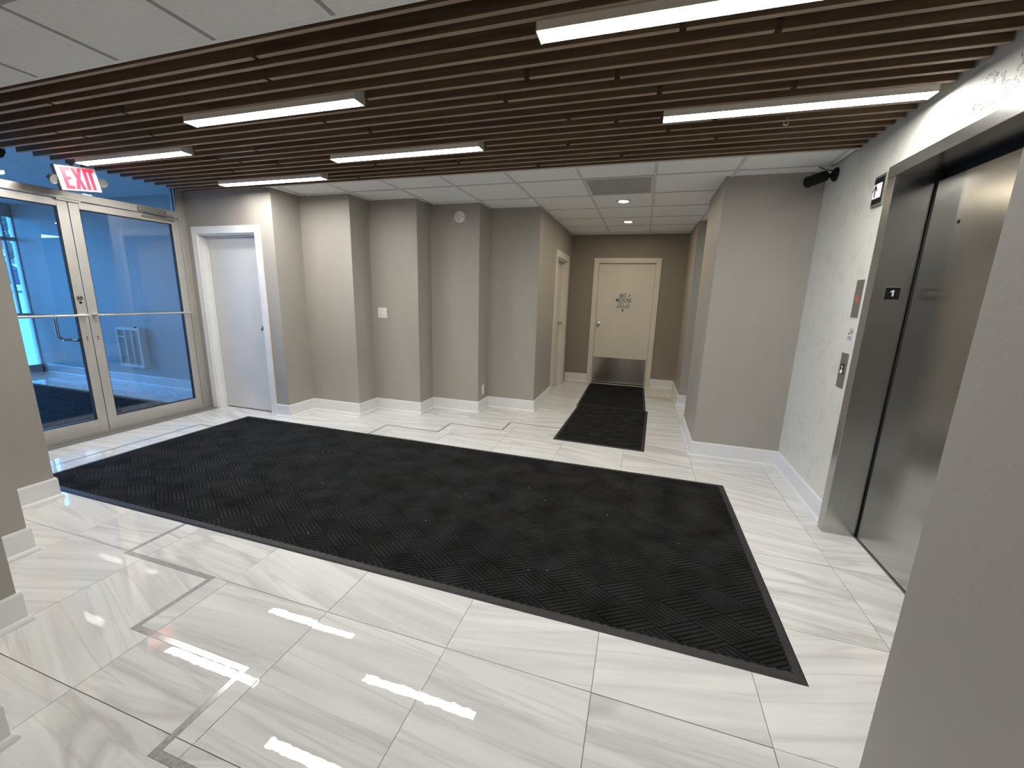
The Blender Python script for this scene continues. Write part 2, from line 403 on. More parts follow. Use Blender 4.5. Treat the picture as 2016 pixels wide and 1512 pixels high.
# ------------------------------------------------------------------ walls
def wall_with_openings():
    # zigzag wall: footprint with the recess of door 3
    dx0, dx1, dz = -4.905, -4.045, 2.045
    zig = []
    for i in range(5):
        zig.append((ZX[i], ZY[i]))
        if i < 4: zig.append((ZX[i], ZY[i + 1]))
    tail = [(-1.235, 4.97), (-1.335, 4.97), (-1.335, 5.3), (-5.06, 5.3)]
    lower = [(-5.06, 3.58), (dx0, 3.58), (dx0, 3.72), (dx1, 3.72), (dx1, 3.58)] + zig + tail
    upper = [(-5.06, 3.58)] + zig + tail
    mb = MB(); mb.prism(lower, -0.05, dz); mb.prism(upper, dz, TOP)
    struct('wall_back', mb, M['wall'], 'taupe stepped wall of five offset faces beside the entrance')
    # alcove wall with the side door
    mb = MB(); y0, y1, dz = 5.98, 6.86, 2.03; x = AX0
    lo = [(x, 4.97), (x, y0), (x - 0.13, y0), (x - 0.13, y1), (x, y1), (x, AY), (x, AY + 0.2), (x - 0.3, AY + 0.2), (x - 0.3, 5.31), (x - 0.09, 5.31), (x - 0.09, 4.97)]
    up = [(x, 4.97), (x, AY + 0.2), (x - 0.3, AY + 0.2), (x - 0.3, 5.31), (x - 0.09, 5.31), (x - 0.09, 4.97)]
    mb.prism(lo, -0.05, dz); mb.prism(up, dz, TOP)
    struct('wall_alcove_side', mb, M['wall'], 'taupe wall of the alcove with the narrow side door')
    # alcove end wall with the signed door
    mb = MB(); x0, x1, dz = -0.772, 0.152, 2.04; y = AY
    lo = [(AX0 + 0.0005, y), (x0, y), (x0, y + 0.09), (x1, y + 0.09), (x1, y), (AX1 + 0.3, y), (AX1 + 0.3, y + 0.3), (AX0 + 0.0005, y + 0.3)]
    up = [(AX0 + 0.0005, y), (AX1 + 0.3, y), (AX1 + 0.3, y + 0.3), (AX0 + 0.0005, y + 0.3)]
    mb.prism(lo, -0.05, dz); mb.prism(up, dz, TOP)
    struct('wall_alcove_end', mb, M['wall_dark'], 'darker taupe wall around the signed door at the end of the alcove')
    mb = MB().prism([(AX1, 6.10), (3.6, 6.10), (3.6, AY + 0.3), (AX1, AY + 0.3)], -0.05, TOP)
    struct('wall_alcove_corner', mb, M['wall'], 'taupe wall corner between alcove and side passage')
    mb = MB().prism([(0.565, 4.06), (1.49, 4.06), (3.6, 4.06), (3.6, 4.95), (0.565, 4.95)], -0.05, TOP)
    struct('wall_column', mb, M['wall'], 'broad taupe pier between side passage and lift wall')
    mb = MB().box(3.6, 3.75, 4.95, 6.10, -0.05, TOP)
    struct('wall_passage_end', mb, M['wall'], 'taupe end wall of the side passage')
    # lift wall with its opening
    mb = MB(); y0, y1, zt = 1.773, 2.994, 2.214
    mb.box(EX, EX + 0.2, y1, 4.06, -0.05, TOP); mb.box(EX, EX + 0.2, 0.933, y0, -0.05, TOP); mb.box(EX, EX + 0.2, y0, y1, zt, TOP)
    struct('wall_elevator', mb, M['elev_wall'], 'smudged cream wall around the lift')
    mb = MB().prism([(0.56, -3.6), (1.6, -3.6), (1.6, 0.933), (0.56, 0.933)], -0.05, TOP)
    struct('wall_right', mb, M['wall'], 'taupe pier in front of the lift wall')
    st = [(-1.83, -3.6), (-1.83, 0.51), (-2.455, 0.51), (-2.455, 0.82), (-3.09, 0.82), (-3.09, 1.125), (-3.745, 1.125), (-3.745, 1.54), (-5.06, 1.54), (-5.06, -3.6)]
    mb = MB().prism(st, -0.05, TOP)
    struct('wall_left', mb, M['wall'], 'taupe stepped wall on the near side of the entrance')
    struct('wall_rear', MB().box(-1.9, 0.62, -3.75, -3.6, -0.05, TOP), M['wall'], 'taupe wall behind the lobby')
    # vestibule
    M['vest'] = pmat('vestibule_paint', (0.46, 0.46, 0.45), 0.55, bump=(90, 0.25, 0.002))
    struct('wall_vestibule', MB().box(VX - 0.15, ENT - 0.001, VY1, VY1 + 0.2, -0.05, 2.70), M['vest'], 'taupe vestibule wall with the grilled heater')
    struct('wall_vestibule_near', MB().box(VX - 0.15, ENT - 0.001, VY0 - 0.2, VY0, -0.05, 2.70), M['wall'], 'taupe near wall of the vestibule')
wall_with_openings()

# ------------------------------------------------------------------ baseboards
PROF = [(0.0, 0.0), (0.027, 0.0), (0.026, 0.010), (0.021, 0.020), (0.013, 0.026), (0.013, 0.136), (0.009, 0.146), (0.0, 0.146)]
def baseboard(name, pts, label=None):
    """pts: open polyline with the room on its left side."""
    P = [Vector(p) for p in pts]; n = len(P); rows = []
    nor = []
    for a, b in zip(P, P[1:]):
        d = (b - a).normalized(); nor.append(Vector((-d.y, d.x)))
    for off, z in PROF:
        row = []
        for i in range(n):
            if i == 0: q = P[0] + nor[0] * off
            elif i == n - 1: q = P[-1] + nor[-1] * off
            else:
                m = nor[i - 1] + nor[i]; m = m / m.dot(nor[i]); q = P[i] + m * off
            row.append((q.x, q.y, z))
        rows.append(row)
    mb = MB(); k = len(PROF)
    for r in rows: mb.v += r
    for j in range(k):
        for i in range(n - 1):
            A, B = j * n + i, ((j + 1) % k) * n + i
            mb.f.append((A, A + 1, B + 1, B)); mb.mi.append(0)
    mb.f.append(tuple(j * n for j in range(k))); mb.mi.append(0)
    mb.f.append(tuple(j * n + n - 1 for j in range(k - 1, -1, -1))); mb.mi.append(0)
    return struct(name, mb, M['white_trim'], label or 'white baseboard with a quarter-round shoe')
zz = [(-3.985, 3.58)]
for i in range(5):
    zz.append((ZX[i], ZY[i]))
    if i < 4: zz.append((ZX[i], ZY[i + 1]))
zz.append((AX0, 5.885))
baseboard('baseboard_back', zz[::-1])
baseboard('baseboard_alcove_side', [(-0.845, AY), (AX0, AY), (AX0, 6.955)][:2][::-1][::-1])
baseboard('baseboard_alcove_end', [(3.58, 6.10), (AX1, 6.10), (AX1, AY), (0.225, AY)])
baseboard('baseboard_column', [(EX, 3.0), (EX, 4.06), (0.565, 4.06), (0.565, 4.95), (3.58, 4.95)])
baseboard('baseboard_right', [(0.56, -3.58), (0.56, 0.933), (EX, 0.933), (EX, 1.76)])
baseboard('baseboard_left', [(-4.99, 1.54), (-3.745, 1.54), (-3.745, 1.125), (-3.09, 1.125), (-3.09, 0.82), (-2.455, 0.82), (-2.455, 0.51), (-1.83, 0.51), (-1.83, -3.58)])
baseboard('baseboard_vestibule', [(ENT - 0.12, VY1), (VX + 0.12, VY1)])

# ------------------------------------------------------------------ floor
def build_floor():
    fl = link('floor', MB().box(VX - 0.2, 4.0, -3.7, AY + 0.3, -0.12, -0.003).mesh('floor', M['grout']))
    tag(fl, 'polished pale marble-look porcelain tile floor with thin grey joints and dark metal inlay', kind='structure')
    wdt = 0.025
    strips = [  # x0, x1, y0, y1
        (-2.624, -2.599, 1.280, 1.640), (-3.26, -2.599, 1.62, 1.645),
        (-2.624, -1.966, 1.280, 1.304), (-1.990, -1.966, 0.945, 1.304), (-1.990, -1.340, 0.945, 0.969),
        (-1.365, -1.340, 0.630, 0.969), (-1.365, -0.71, 0.630, 0.654), (-0.735, -0.71, 0.31, 0.654), (-0.735, -0.1, 0.31, 0.334),
        (-2.635, -2.610, 3.30, 3.773), (-2.635, -1.980, 3.750, 3.775), (-2.003, -1.978, 3.750, 4.100), (-2.003, -1.353, 4.076, 4.100),
        (-1.378, -1.353, 4.076, 4.405), (-1.378, -0.55, 4.381, 4.405),
        (-4.470, -4.445, 1.62, 3.03), (-4.470, -3.90, 3.010, 3.033)]
    me_strip = {}
    for x0, x1, y0, y1 in strips:
        cx, cy = (x0 + x1) / 2, (y0 + y1) / 2
        m = MB().box(x0, x1, y0, y1, -0.004, 0.0003 if x1 - x0 < y1 - y0 else 0.0001).mesh('inlay_strip', M['strip'], (cx, cy, 0))
        o = link('inlay_strip', m, fl, (cx, cy, 0)); o['label'] = 'dark metal inlay strip'
    def free(cx0, cx1, cy0, cy1):
        """is any of the cell in the open?"""
        rooms = [(-1.83, 0.56, -3.6, 7.19), (0.56, 1.42, 0.93, 4.06), (-2.455, 0.6, 0.51, 4.94), (-3.09, -1.8, 0.82, 4.3),
                 (-3.745, -1.8, 1.125, 3.96), (-5.06, -1.8, 1.54, 3.58), (AX0, AX1, 4.9, AY), (0.56, 3.6, 4.95, 6.10), (VX, -5.2, VY0, VY1)]
        return any(cx0 < b - 0.03 and cx1 > a + 0.03 and cy0 < d - 0.03 and cy1 > c + 0.03 for a, b, c, d in rooms)
    P, g = 0.604, 0.0014
    X0, Y0 = -0.661, 1.301
    shared = {}
    def tile_mesh(rects, ox, oy, key=None):
        if key and key in shared: return shared[key]
        if key:
            h = (0.00035, -0.00025, 0.0005, -0.0004)[int(key[-1])]; (a, b, c, d), = rects
            ts = [0, .04, .10, .18, .3, .5, .7, .82, .90, .96, 1]; K = len(ts); mb = MB()
            q = lambda t: max(0.0, (abs(2 * t - 1) - 0.55) / 0.45) ** 2
            mb.v = [(a + (b - a) * t - ox, c + (d - c) * u - oy, -h * (q(t) + 0.8 * q(u))) for u in ts for t in ts]
            mb.f = [(j * K + i, j * K + i + 1, (j + 1) * K + i + 1, (j + 1) * K + i) for j in range(K - 1) for i in range(K - 1)]
            n = len(mb.v); ring = [i for i in range(K)] + [j * K + K - 1 for j in range(1, K)] + [(K - 1) * K + i for i in range(K - 2, -1, -1)] + [j * K for j in range(K - 2, 0, -1)]
            mb.v += [(mb.v[i][0], mb.v[i][1], -0.006) for i in ring]; R_ = len(ring)
            mb.f += [(ring[(i + 1) % R_], ring[i], n + i, n + (i + 1) % R_) for i in range(R_)]
            mb.mi = [0] * len(mb.f)
            shared[key] = mb.mesh('tile', M['tile'], smooth=True); return shared[key]
        bm = bmesh.new()
        for a, b, c, d in rects:
            vs_ = [bm.verts.new((x - ox, y - oy, 0)) for x, y in ((a, c), (b, c), (b, d), (a, d))]
            bm.faces.new(vs_)
        bmesh.ops.remove_doubles(bm, verts=bm.verts, dist=1e-5)
        be = [e for e in bm.edges if len(e.link_faces) == 1]
        r = bmesh.ops.extrude_edge_only(bm, edges=be)
        for v in r['geom']:
            if isinstance(v, bmesh.types.BMVert): v.co.z = -0.006
        bmesh.ops.recalc_face_normals(bm, faces=bm.faces)
        me = bpy.data.meshes.new('tile'); bm.to_mesh(me); bm.free(); me.materials.append(M['tile'])
        if key: shared[key] = me
        return me
    for i in range(-15, 8):
        for j in range(-5, 10):
            a, b, c, d = X0 + P * i, X0 + P * (i + 1), Y0 + P * j, Y0 + P * (j + 1)
            a, c = max(a, VX), c
            if a >= b: continue
            if c < AY < d: d = AY
            if 1.1 < a < 1.2 and c < 4.0: b = 1.423 if c < 2.9 else 1.27
            if b > 1.43 and c < 4.0: continue
            if not free(a, b, c, d): continue
            if a < ENT < b: 
                if ENT - a > b - ENT: b = ENT
                else: a = ENT
            elif abs(b - ENT) < 0.01: b = ENT
            full = abs(b - a - P) < 1e-6 and abs(d - c - P) < 1e-6
            a1, b1, c1, d1 = a + g, b - g, c + g, d - g
            cuts = [s for s in strips if s[0] < b1 and s[1] > a1 and s[2] < d1 and s[3] > c1]
            ox, oy = (a + b) / 2, (c + d) / 2
            comps = []
            if not cuts:
                comps = [[(a1, b1, c1, d1)]]
            else:
                e = 0.0012
                xs = sorted({a1, b1} | {min(max(v, a1), b1) for s in cuts for v in (s[0] - e, s[1] + e)})
                ys = sorted({c1, d1} | {min(max(v, c1), d1) for s in cuts for v in (s[2] - e, s[3] + e)})
                cells = {}
                for p in range(len(xs) - 1):
                    for q in range(len(ys) - 1):
                        mx, my = (xs[p] + xs[p + 1]) / 2, (ys[q] + ys[q + 1]) / 2
                        if xs[p + 1] - xs[p] < 1e-5 or ys[q + 1] - ys[q] < 1e-5: continue
                        if any(s[0] - e < mx < s[1] + e and s[2] - e < my < s[3] + e for s in cuts): continue
                        cells[(p, q)] = (xs[p], xs[p + 1], ys[q], ys[q + 1])
                left = set(cells)
                while left:
                    st = [left.pop()]; comp = []
                    while st:
                        k = st.pop(); comp.append(cells[k])
                        for dp, dq in ((1, 0), (-1, 0), (0, 1), (0, -1)):
                            k2 = (k[0] + dp, k[1] + dq)
                            if k2 in left: left.discard(k2); st.append(k2)
                    ar = sum((r[1] - r[0]) * (r[3] - r[2]) for r in comp)
                    if ar > 0.0004 and min(max(r[1] for r in comp) - min(r[0] for r in comp), max(r[3] for r in comp) - min(r[2] for r in comp)) > 0.006: comps.append(comp)
            for comp in comps:
                me = tile_mesh(comp, ox, oy, 'full%d' % RND.randrange(4) if (full and not cuts) else None)
                far = oy > 3.4 or ox < -5
                k = 0.0004 if (cuts or far) else 0.0011
                link('tile', me, fl, (ox, oy, 0), (RND.uniform(-k, k), RND.uniform(-k, k), 0))
    return fl
build_floor()

# ------------------------------------------------------------------ ceilings
def build_ceiling():
    c = link('ceiling', MB().box(ENT - 0.1, 3.8, -3.75, AY + 0.3, TOP, TOP + 0.12).mesh('ceiling', M['deck']))
    tag(c, 'suspended ceiling of white square tiles on a thin white grid', kind='structure')
    P = 0.613; x0 = 0.0
    YB = [3.535] + [3.90 + P * k for k in range(0, 7)]
    YB = [y for y in YB if y < AY + 0.02] + [AY]
    YF = [1.525, 1.13] + [1.13 - P * k for k in range(1, 8)]
    YF = YF[::-1]
    cache = {}
    def tile(a, b, d, e):
        if (a < -0.5 and b > -0.2 and 4.45 < (d + e) / 2 and False): return
        key = (round(b - a, 3), round(e - d, 3), d > 2)
        if key not in cache:
            hx, hy = (b - a) / 2 - (0.011 if d > 2 else 0.008), (e - d) / 2 - (0.011 if d > 2 else 0.008)
            cache[key] = MB().box(-hx, hx, -hy, hy, 0.0, 0.015).mesh('ceiling_tile', M['ceil_tile'])
        link('ceiling_tile', cache[key], c, ((a + b) / 2, (d + e) / 2, CZ + 0.006), (0, 0, 0))
    spans = []
    def area(xa, xb, ys):
        xs = sorted({xa, xb} | {x0 + P * k for k in range(-12, 8) if xa < x0 + P * k < xb})
        for k in range(len(ys) - 1):
            for m in range(len(xs) - 1):
                spans.append((xs[m], xs[m + 1], ys[k], ys[k + 1]))
        return xs
    def walled(a, b, d, e):
        cx, cy = (a + b) / 2, (d + e) / 2
        for X, Y in zip(ZX, ZY):
            pass
        lim = None
        for i in range(5):
            if cx < ZX[i] - 0.0: lim = ZY[i]; break
        return lim is not None and d > lim + 0.001
    xs = area(-3.80, 1.285, YB)
    holes = [(-0.613, 0.0, 3.90, 3.90 + P)]
    for a, b, d, e in spans:
        if walled(a, b, d, e): continue
        if a > 0.55 and d > 4.0 and not (4.9 < (d + e) / 2 < 6.2): continue
        if any(abs(a - h[0]) < 0.01 and abs(d - h[2]) < 0.01 for h in holes): continue
        tile(a, b, d, e)
    for x in xs[1:-1]:
        lim = AY
        for i in range(5):
            if x < ZX[i]: lim = ZY[i]; break
        link('tee', MB().box(x - 0.0125, x + 0.0125, 3.535, min(lim, AY), CZ, CZ + 0.012).mesh('tee', M['tee']), c)
    for y in YB[:-1]:
        xa = -3.80
        for i in range(5):
            if y > ZY[i] - 0.02: xa = ZX[i + 1] if i < 4 else AX0
        xb = 1.285 if y < 4.05 else (AX1 if not (4.95 < y < 6.1) else 1.9)
        if y == YB[0]:
            link('tee', MB().box(xa, xb, y - 0.012, y + 0.012, CZ - 0.001, CZ + 0.03).mesh('tee', M['tee']), c)
        else:
            link('tee', MB().box(xa, xb, y - 0.006, y + 0.006, CZ + 0.001, CZ + 0.012).mesh('tee', M['tee']), c)
    # passage ceiling
    link('ceiling_tile', MB().box(1.30, 3.6, 4.95, 6.10, CZ + 0.006, CZ + 0.02).mesh('ceiling_tile', M['ceil_tile']), c)
    # front part
    spans.clear()
    xs = area(-4.29, 0.613, YF)
    for a, b, d, e in spans:
        cx, cy = (a + b) / 2, (d + e) / 2
        if e < -3.4: continue
        if cx < -1.83 and cy < 0.3: continue
        tile(a, b, d, e)
    spans.clear(); 
    for a, b in ((0.613, 1.285),): tile(a, b, 1.13, 1.525)
    for x in xs[1:-1]:
        link('tee', MB().box(x - 0.0095, x + 0.0095, -3.4, 1.518, CZ + 0.003, CZ + 0.012).mesh('tee', M['tee_grey']), c)
    for y in YF:
        if y < 1.5: link('tee', MB().box(-4.29, 1.285, y - 0.0095, y + 0.0095, CZ + 0.003, CZ + 0.012).mesh('tee', M['tee_grey']), c)
    link('tee', MB().box(-5.05, 1.285, 1.515, 1.540, CZ + 0.0055, CZ + 0.02).mesh('tee', M['ceil_tile']), c)
    # vestibule
    v = link('ceiling_vestibule', MB().box(VX - 0.15, ENT - 0.1, VY0 - 0.2, VY1 + 0.2, 2.62, 2.72).mesh('ceiling_vestibule', M['ceil_tile']))
    tag(v, 'plain white ceiling of the vestibule', kind='structure')
build_ceiling()

# ------------------------------------------------------------------ wooden slats and linear lamps
LZ = 2.447
LAMPS = [  # x0, x1, slat index, label
    (-0.486, 0.755, 0, 'lit linear ceiling lamp nearest the camera, cut by the picture top'),
    (-2.800, -1.545, 3, 'lit linear ceiling lamp over the white-tile edge, second row of slats, longest above the mat'),
    (0.012, 1.232, 9, 'lit linear ceiling lamp touching the lift wall'),
    (-2.404, -1.165, 11, 'lit linear ceiling lamp in the middle, above the light switch step of the wall'),
    (-4.090, -2.850, 15, 'lit linear ceiling lamp at the slat edge, above the white door'),
    (-4.655, -3.405, 7, 'lit linear ceiling lamp beside the exit sign')]
LAMPS = [(a, b, i, s) for (a, b, i, _), s in zip(LAMPS, (
    'lit linear ceiling lamp running out of the top of the picture',
    'lit linear ceiling lamp with grey end cap, third from the entrance along the slats',
    'lit linear ceiling lamp whose end touches the lift wall',
    'lit linear ceiling lamp in front of the light switch bay, over the big mat',
    'lit linear ceiling lamp at the last slats, in front of the plain white door',
    'lit linear ceiling lamp directly behind the exit sign'))]
LW = 0.086
def slat_y(i): return 1.732 + 0.1005 * i
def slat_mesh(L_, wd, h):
    me = MB().box(-L_ / 2, L_ / 2, -wd / 2, wd / 2, 0, h).mesh('slat', [M['wood'], M['wood_lit_under']], bevel=0.0012)
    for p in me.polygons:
        if p.normal.z < -0.5: p.material_index = 1  # undersides take the painted lit tone
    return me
def build_slats():
    root = empty('slat_ceiling', (0, 0, CZ), 'brown stained oak slats hung edge-on in parallel rows under a dark deck', kind='structure')
    joints = {-1: [-1.78], 0: [-3.407], 1: [-1.89], 2: [-3.118, 0.051], 3: [-4.0, 0.4], 4: [-0.631, -3.9], 5: [-3.368, -0.214], 6: [-1.992, -0.805],
              7: [-0.018], 8: [-1.808, 0.6], 9: [-0.515, -2.9], 10: [-3.408, -0.25], 11: [-3.3, 0.3], 12: [-3.007, 0.05], 13: [-3.623, -0.588],
              14: [-2.2, 0.35], 15: [-1.5], 16: [-1.876, -0.25], 17: [-2.6, -0.9]}
    XA, XB, wd, h = -4.93, 1.277, 0.024, 0.088
    ys = {-1: 1.662}; ys.update({i: slat_y(i) for i in range(0, 18)})
    for i, y in ys.items():
        cuts = [(j - 0.013, j + 0.013) for j in joints.get(i, [])]
        for a, b, k, _ in LAMPS:
            c0 = slat_y(k) + 0.012 + 0.001; c1 = c0 + LW
            if y + wd / 2 > c0 + 0.001 and y - wd / 2 < c1 - 0.001: cuts.append((a - 0.014, b + 0.014))
        xa = XA + RND.uniform(-0.008, 0.008); segs = [(xa, XB)]
        for u, v in cuts:
            segs = [s for a, b in segs for s in ((a, min(b, u)), (max(a, v), b)) if s[1] - s[0] > 0.06]
        for a, b in segs:
            L_ = b - a
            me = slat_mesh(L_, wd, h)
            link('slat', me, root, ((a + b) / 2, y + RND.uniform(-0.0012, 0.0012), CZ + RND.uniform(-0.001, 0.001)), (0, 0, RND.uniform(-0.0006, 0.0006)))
    # border trims
    for y in (1.562, 3.512):
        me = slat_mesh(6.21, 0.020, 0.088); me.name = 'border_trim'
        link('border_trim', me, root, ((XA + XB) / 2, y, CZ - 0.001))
    # cross rails that carry the slats
    for x in (-4.4, -3.2, -2.0, -0.8, 0.4):
        link('cross_rail', MB().box(x - 0.02, x + 0.02, 1.56, 3.52, CZ + 0.089, CZ + 0.125).mesh('cross_rail', M['deck']), root)
build_slats()

def build_lamp(a, b, k, label):
    y0 = slat_y(k) + 0.013; y1 = y0 + LW; cx, cy = (a + b) / 2, (y0 + y1) / 2
    r = empty('linear_lamp', (cx, cy, LZ), label, 'lamp', 'linear lamps in the slat ceiling')
    part('lamp_housing', MB().box(a + 0.004, b - 0.004, y0 + 0.002, y1 - 0.002, LZ + 0.004, LZ + 0.10), M['lamp_side'], r)
    part('diffuser', MB().box(a + 0.005, b - 0.005, y0 + 0.002, y1 - 0.002, LZ, LZ + 0.0039), M['lamp'], r)
    for x0 in (a, b - 0.0038):
        part('end_cap', MB().box(x0, x0 + 0.0038, y0 - 0.001, y1 + 0.001, LZ - 0.005, LZ + 0.101), M['housing'], r)
    for ya, yb in ((y0 - 0.0009, y0 + 0.0019), (y1 - 0.0019, y1 + 0.0009)):
        part('side_rail', MB().box(a + 0.0039, b - 0.0039, ya, yb, LZ - 0.0015, LZ + 0.0985), M['lamp_side'], r)
for L_ in LAMPS: build_lamp(*L_)

def build_downlights():
    for (x, y), lab in (((-0.300, 4.815), 'recessed round warm downlight nearer the grey ceiling grille'), ((-0.295, 6.03), 'recessed round warm downlight nearer the signed door')):
        r = empty('recessed_downlight', (x, y, CZ), lab, 'lamp', 'downlights in the alcove ceiling')
        part('trim_ring', MB().lathe((x, y, CZ + 0.005), (0, 0, -1), [(0.0, 0.060), (0.0, 0.083), (0.006, 0.082), (0.009, 0.074), (0.006, 0.062)], 28), M['alu_bright'], r, smooth=True)
        part('lens', MB().lathe((x, y, CZ + 0.004), (0, 0, -1), [(0.0, 0.061), (0.004, 0.060), (0.007, 0.03)], 24), M['bulb'], r, smooth=True)
build_downlights()

def build_return_grille():
    x0, x1, y0, y1 = -0.603, -0.010, 3.908, 4.505
    r = empty('air_return_grille', ((x0 + x1) / 2, (y0 + y1) / 2, CZ), 'grey perforated air return panel set among the white ceiling tiles', 'vent')
    m = pmat('grey_perforated_panel', (0.36, 0.355, 0.345), 0.6, noise=(120, 0.25, (1, 1, 1)))
    part('panel_frame', MB().box(x0, x1, y0, y0 + 0.02, CZ, CZ + 0.01).box(x0, x1, y1 - 0.02, y1, CZ, CZ + 0.01).box(x0, x0 + 0.02, y0 + 0.02, y1 - 0.02, CZ, CZ + 0.01).box(x1 - 0.02, x1, y0 + 0.02, y1 - 0.02, CZ, CZ + 0.01), M['tee'], r)
    part('perforated_panel', MB().box(x0 + 0.02, x1 - 0.02, y0 + 0.02, y1 - 0.02, CZ + 0.004, CZ + 0.01), m, r)
build_return_grille()
# cool lamp of the side passage, out of sight round the pier
def passage_lamp():
    r = empty('passage_lamp', (1.9, 5.5, CZ), 'cool ceiling lamp round the corner in the side passage', 'lamp')
    m = pmat('lit_cool_diffuser', (0.8, 0.9, 1), 0.5, emit=((0.70, 0.90, 1.0), 9.0))
    part('lamp_housing', MB().box(1.35, 2.45, 5.25, 5.75, CZ - 0.08, CZ - 0.05), M['housing'], r)
    for x in (1.6, 2.2): part('stem', MB().tube((x, 5.5, CZ - 0.05), (x, 5.5, CZ + 0.0055), 0.01), M['housing'], r)
    part('diffuser', MB().box(1.38, 2.42, 5.28, 5.72, CZ - 0.084, CZ - 0.0801), m, r)
passage_lamp()
# unseen troffers added behind the camera as fill light
def rear_fill_lamps():
    m = pmat('fill_troffer_glow', (0.9, 0.9, 0.9), 0.5, emit=((1.0, 0.978, 0.93), REAR_FILL_STRENGTH))
    for y, lab in ((-1.35, 'added square fill troffer behind the camera, nearer the lift'), (-2.75, 'added square fill troffer behind the camera, at the lobby end')):
        r = empty('fill_troffer', (-0.6, y, CZ), lab, 'lamp', 'fill troffers added behind the camera')
        part('lamp_housing', MB().box(-0.905, -0.295, y - 0.30, y + 0.30, CZ - 0.02, CZ + 0.003), M['housing'], r)
        part('diffuser', MB().box(-0.88, -0.32, y - 0.275, y + 0.275, CZ - 0.024, CZ - 0.0201), m, r)
rear_fill_lamps()

# ------------------------------------------------------------------ solid doors
def knob(mb, p, d):
    mb.lathe(p, d, [(0, 0.032), (0.006, 0.032), (0.010, 0.014), (0.030, 0.012), (0.036, 0.022), (0.048, 0.028), (0.060, 0.025), (0.066, 0.012)], 20)
    return mb
def build_doors():
    # door 3: white door in the first step of the wall
    d = empty('door_3', (-4.47, 3.58, 0), 'plain white flush door with a small knob, next to the glass entrance', kind='structure')
    x0, x1, zt, y = -4.905, -4.045, 2.045, 3.58
    part('door_leaf', MB().box(x0 + 0.018, x1 - 0.018, y + 0.085, y + 0.128, 0.012, zt - 0.018), M['door_white'], d, bevel=0.002)
    mb = MB()
    cw, ct = 0.072, 0.018
    mb.box(x0 - cw, x0 + 0.004, y - ct, y, 0, zt + cw).box(x1 - 0.004, x1 + cw, y - ct, y, 0, zt + cw).box(x0 + 0.004, x1 - 0.004, y - ct, y, zt - 0.004, zt + cw)
    part('door_casing', mb, M['white_trim'], d, bevel=0.004)
    mb = MB().box(x0, x0 + 0.016, y, y + 0.139, 0, zt).box(x1 - 0.016, x1, y, y + 0.139, 0, zt).box(x0 + 0.016, x1 - 0.016, y, y + 0.139, zt - 0.016, zt)
    mb.box(x0 + 0.016, x0 + 0.030, y + 0.068, y + 0.083, 0, zt - 0.016).box(x1 - 0.030, x1 - 0.016, y + 0.068, y + 0.083, 0, zt - 0.016).box(x0 + 0.03, x1 - 0.03, y + 0.068, y + 0.083, zt - 0.03, zt - 0.016)
    part('door_jamb', mb, M['white_trim'], d)
    part('doorknob', knob(MB(), (x1 - 0.075, y + 0.085, 1.01), (0, -1, 0)), M['chrome'], d, smooth=True)
    # door 4: alcove side door
    x, y0, y1, zt = AX0, 5.98, 6.86, 2.03
    d = empty('door_4', (x, 6.42, 0), 'cream flush door seen edge-on in the alcove side wall', kind='structure')
    part('door_leaf', MB().box(x - 0.128, x - 0.088, y0 + 0.018, y1 - 0.018, 0.012, zt - 0.018), M['door_cream'], d, bevel=0.002)
    cw = 0.085
    mb = MB().box(x, x + 0.018, y0 - cw, y0 + 0.004, 0, zt + cw).box(x, x + 0.018, y1 - 0.004, y1 + cw, 0, zt + cw).box(x, x + 0.018, y0 + 0.004, y1 - 0.004, zt - 0.004, zt + cw)
    part('door_casing', mb, M['door_cream'], d, bevel=0.004)
    mb = MB().box(x - 0.13, x, y0, y0 + 0.016, 0, zt).box(x - 0.13, x, y1 - 0.016, y1, 0, zt).box(x - 0.13, x, y0 + 0.016, y1 - 0.016, zt - 0.016, zt)
    part('door_jamb', mb, M['door_cream'], d)
    part('doorknob', knob(MB(), (x - 0.088, 6.76, 1.04), (1, 0, 0)), M['chrome'], d, smooth=True)
    # door 5: signed door
    y, x0, x1, zt = AY, -0.772, 0.152, 2.04
    d = empty('door_5', (-0.31, y, 0), 'cream flush door with a paper sign and a steel kick plate at the alcove end', kind='structure')
    part('door_leaf', MB().box(x0 + 0.012, x1 - 0.012, y + 0.035, y + 0.08, 0.012, zt - 0.012), M['door_cream'], d, bevel=0.002)
    cw = 0.072
    mb = MB().box(x0 - cw, x0 + 0.004, y - 0.018, y, 0, zt + cw).box(x1 - 0.004, x1 + cw, y - 0.018, y, 0, zt + cw).box(x0 + 0.004, x1 - 0.004, y - 0.018, y, zt - 0.004, zt + cw)
    part('door_casing', mb, M['door_cream'], d, bevel=0.004)
    mb = MB().box(x0, x0 + 0.010, y, y + 0.09, 0, zt).box(x1 - 0.010, x1, y, y + 0.09, 0, zt).box(x0 + 0.01, x1 - 0.01, y, y + 0.09, zt - 0.010, zt)
    part('door_jamb', mb, M['door_cream'], d)
    part('doorknob', knob(MB(), (-0.705, y + 0.035, 1.035), (0, -1, 0)), M['chrome'], d, smooth=True)
    part('kick_plate', MB().box(x0 + 0.020, x1 - 0.024, y + 0.033, y + 0.0349, 0.016, 0.455), M['steel_kick'], d, label='brushed steel kick plate')
build_doors()

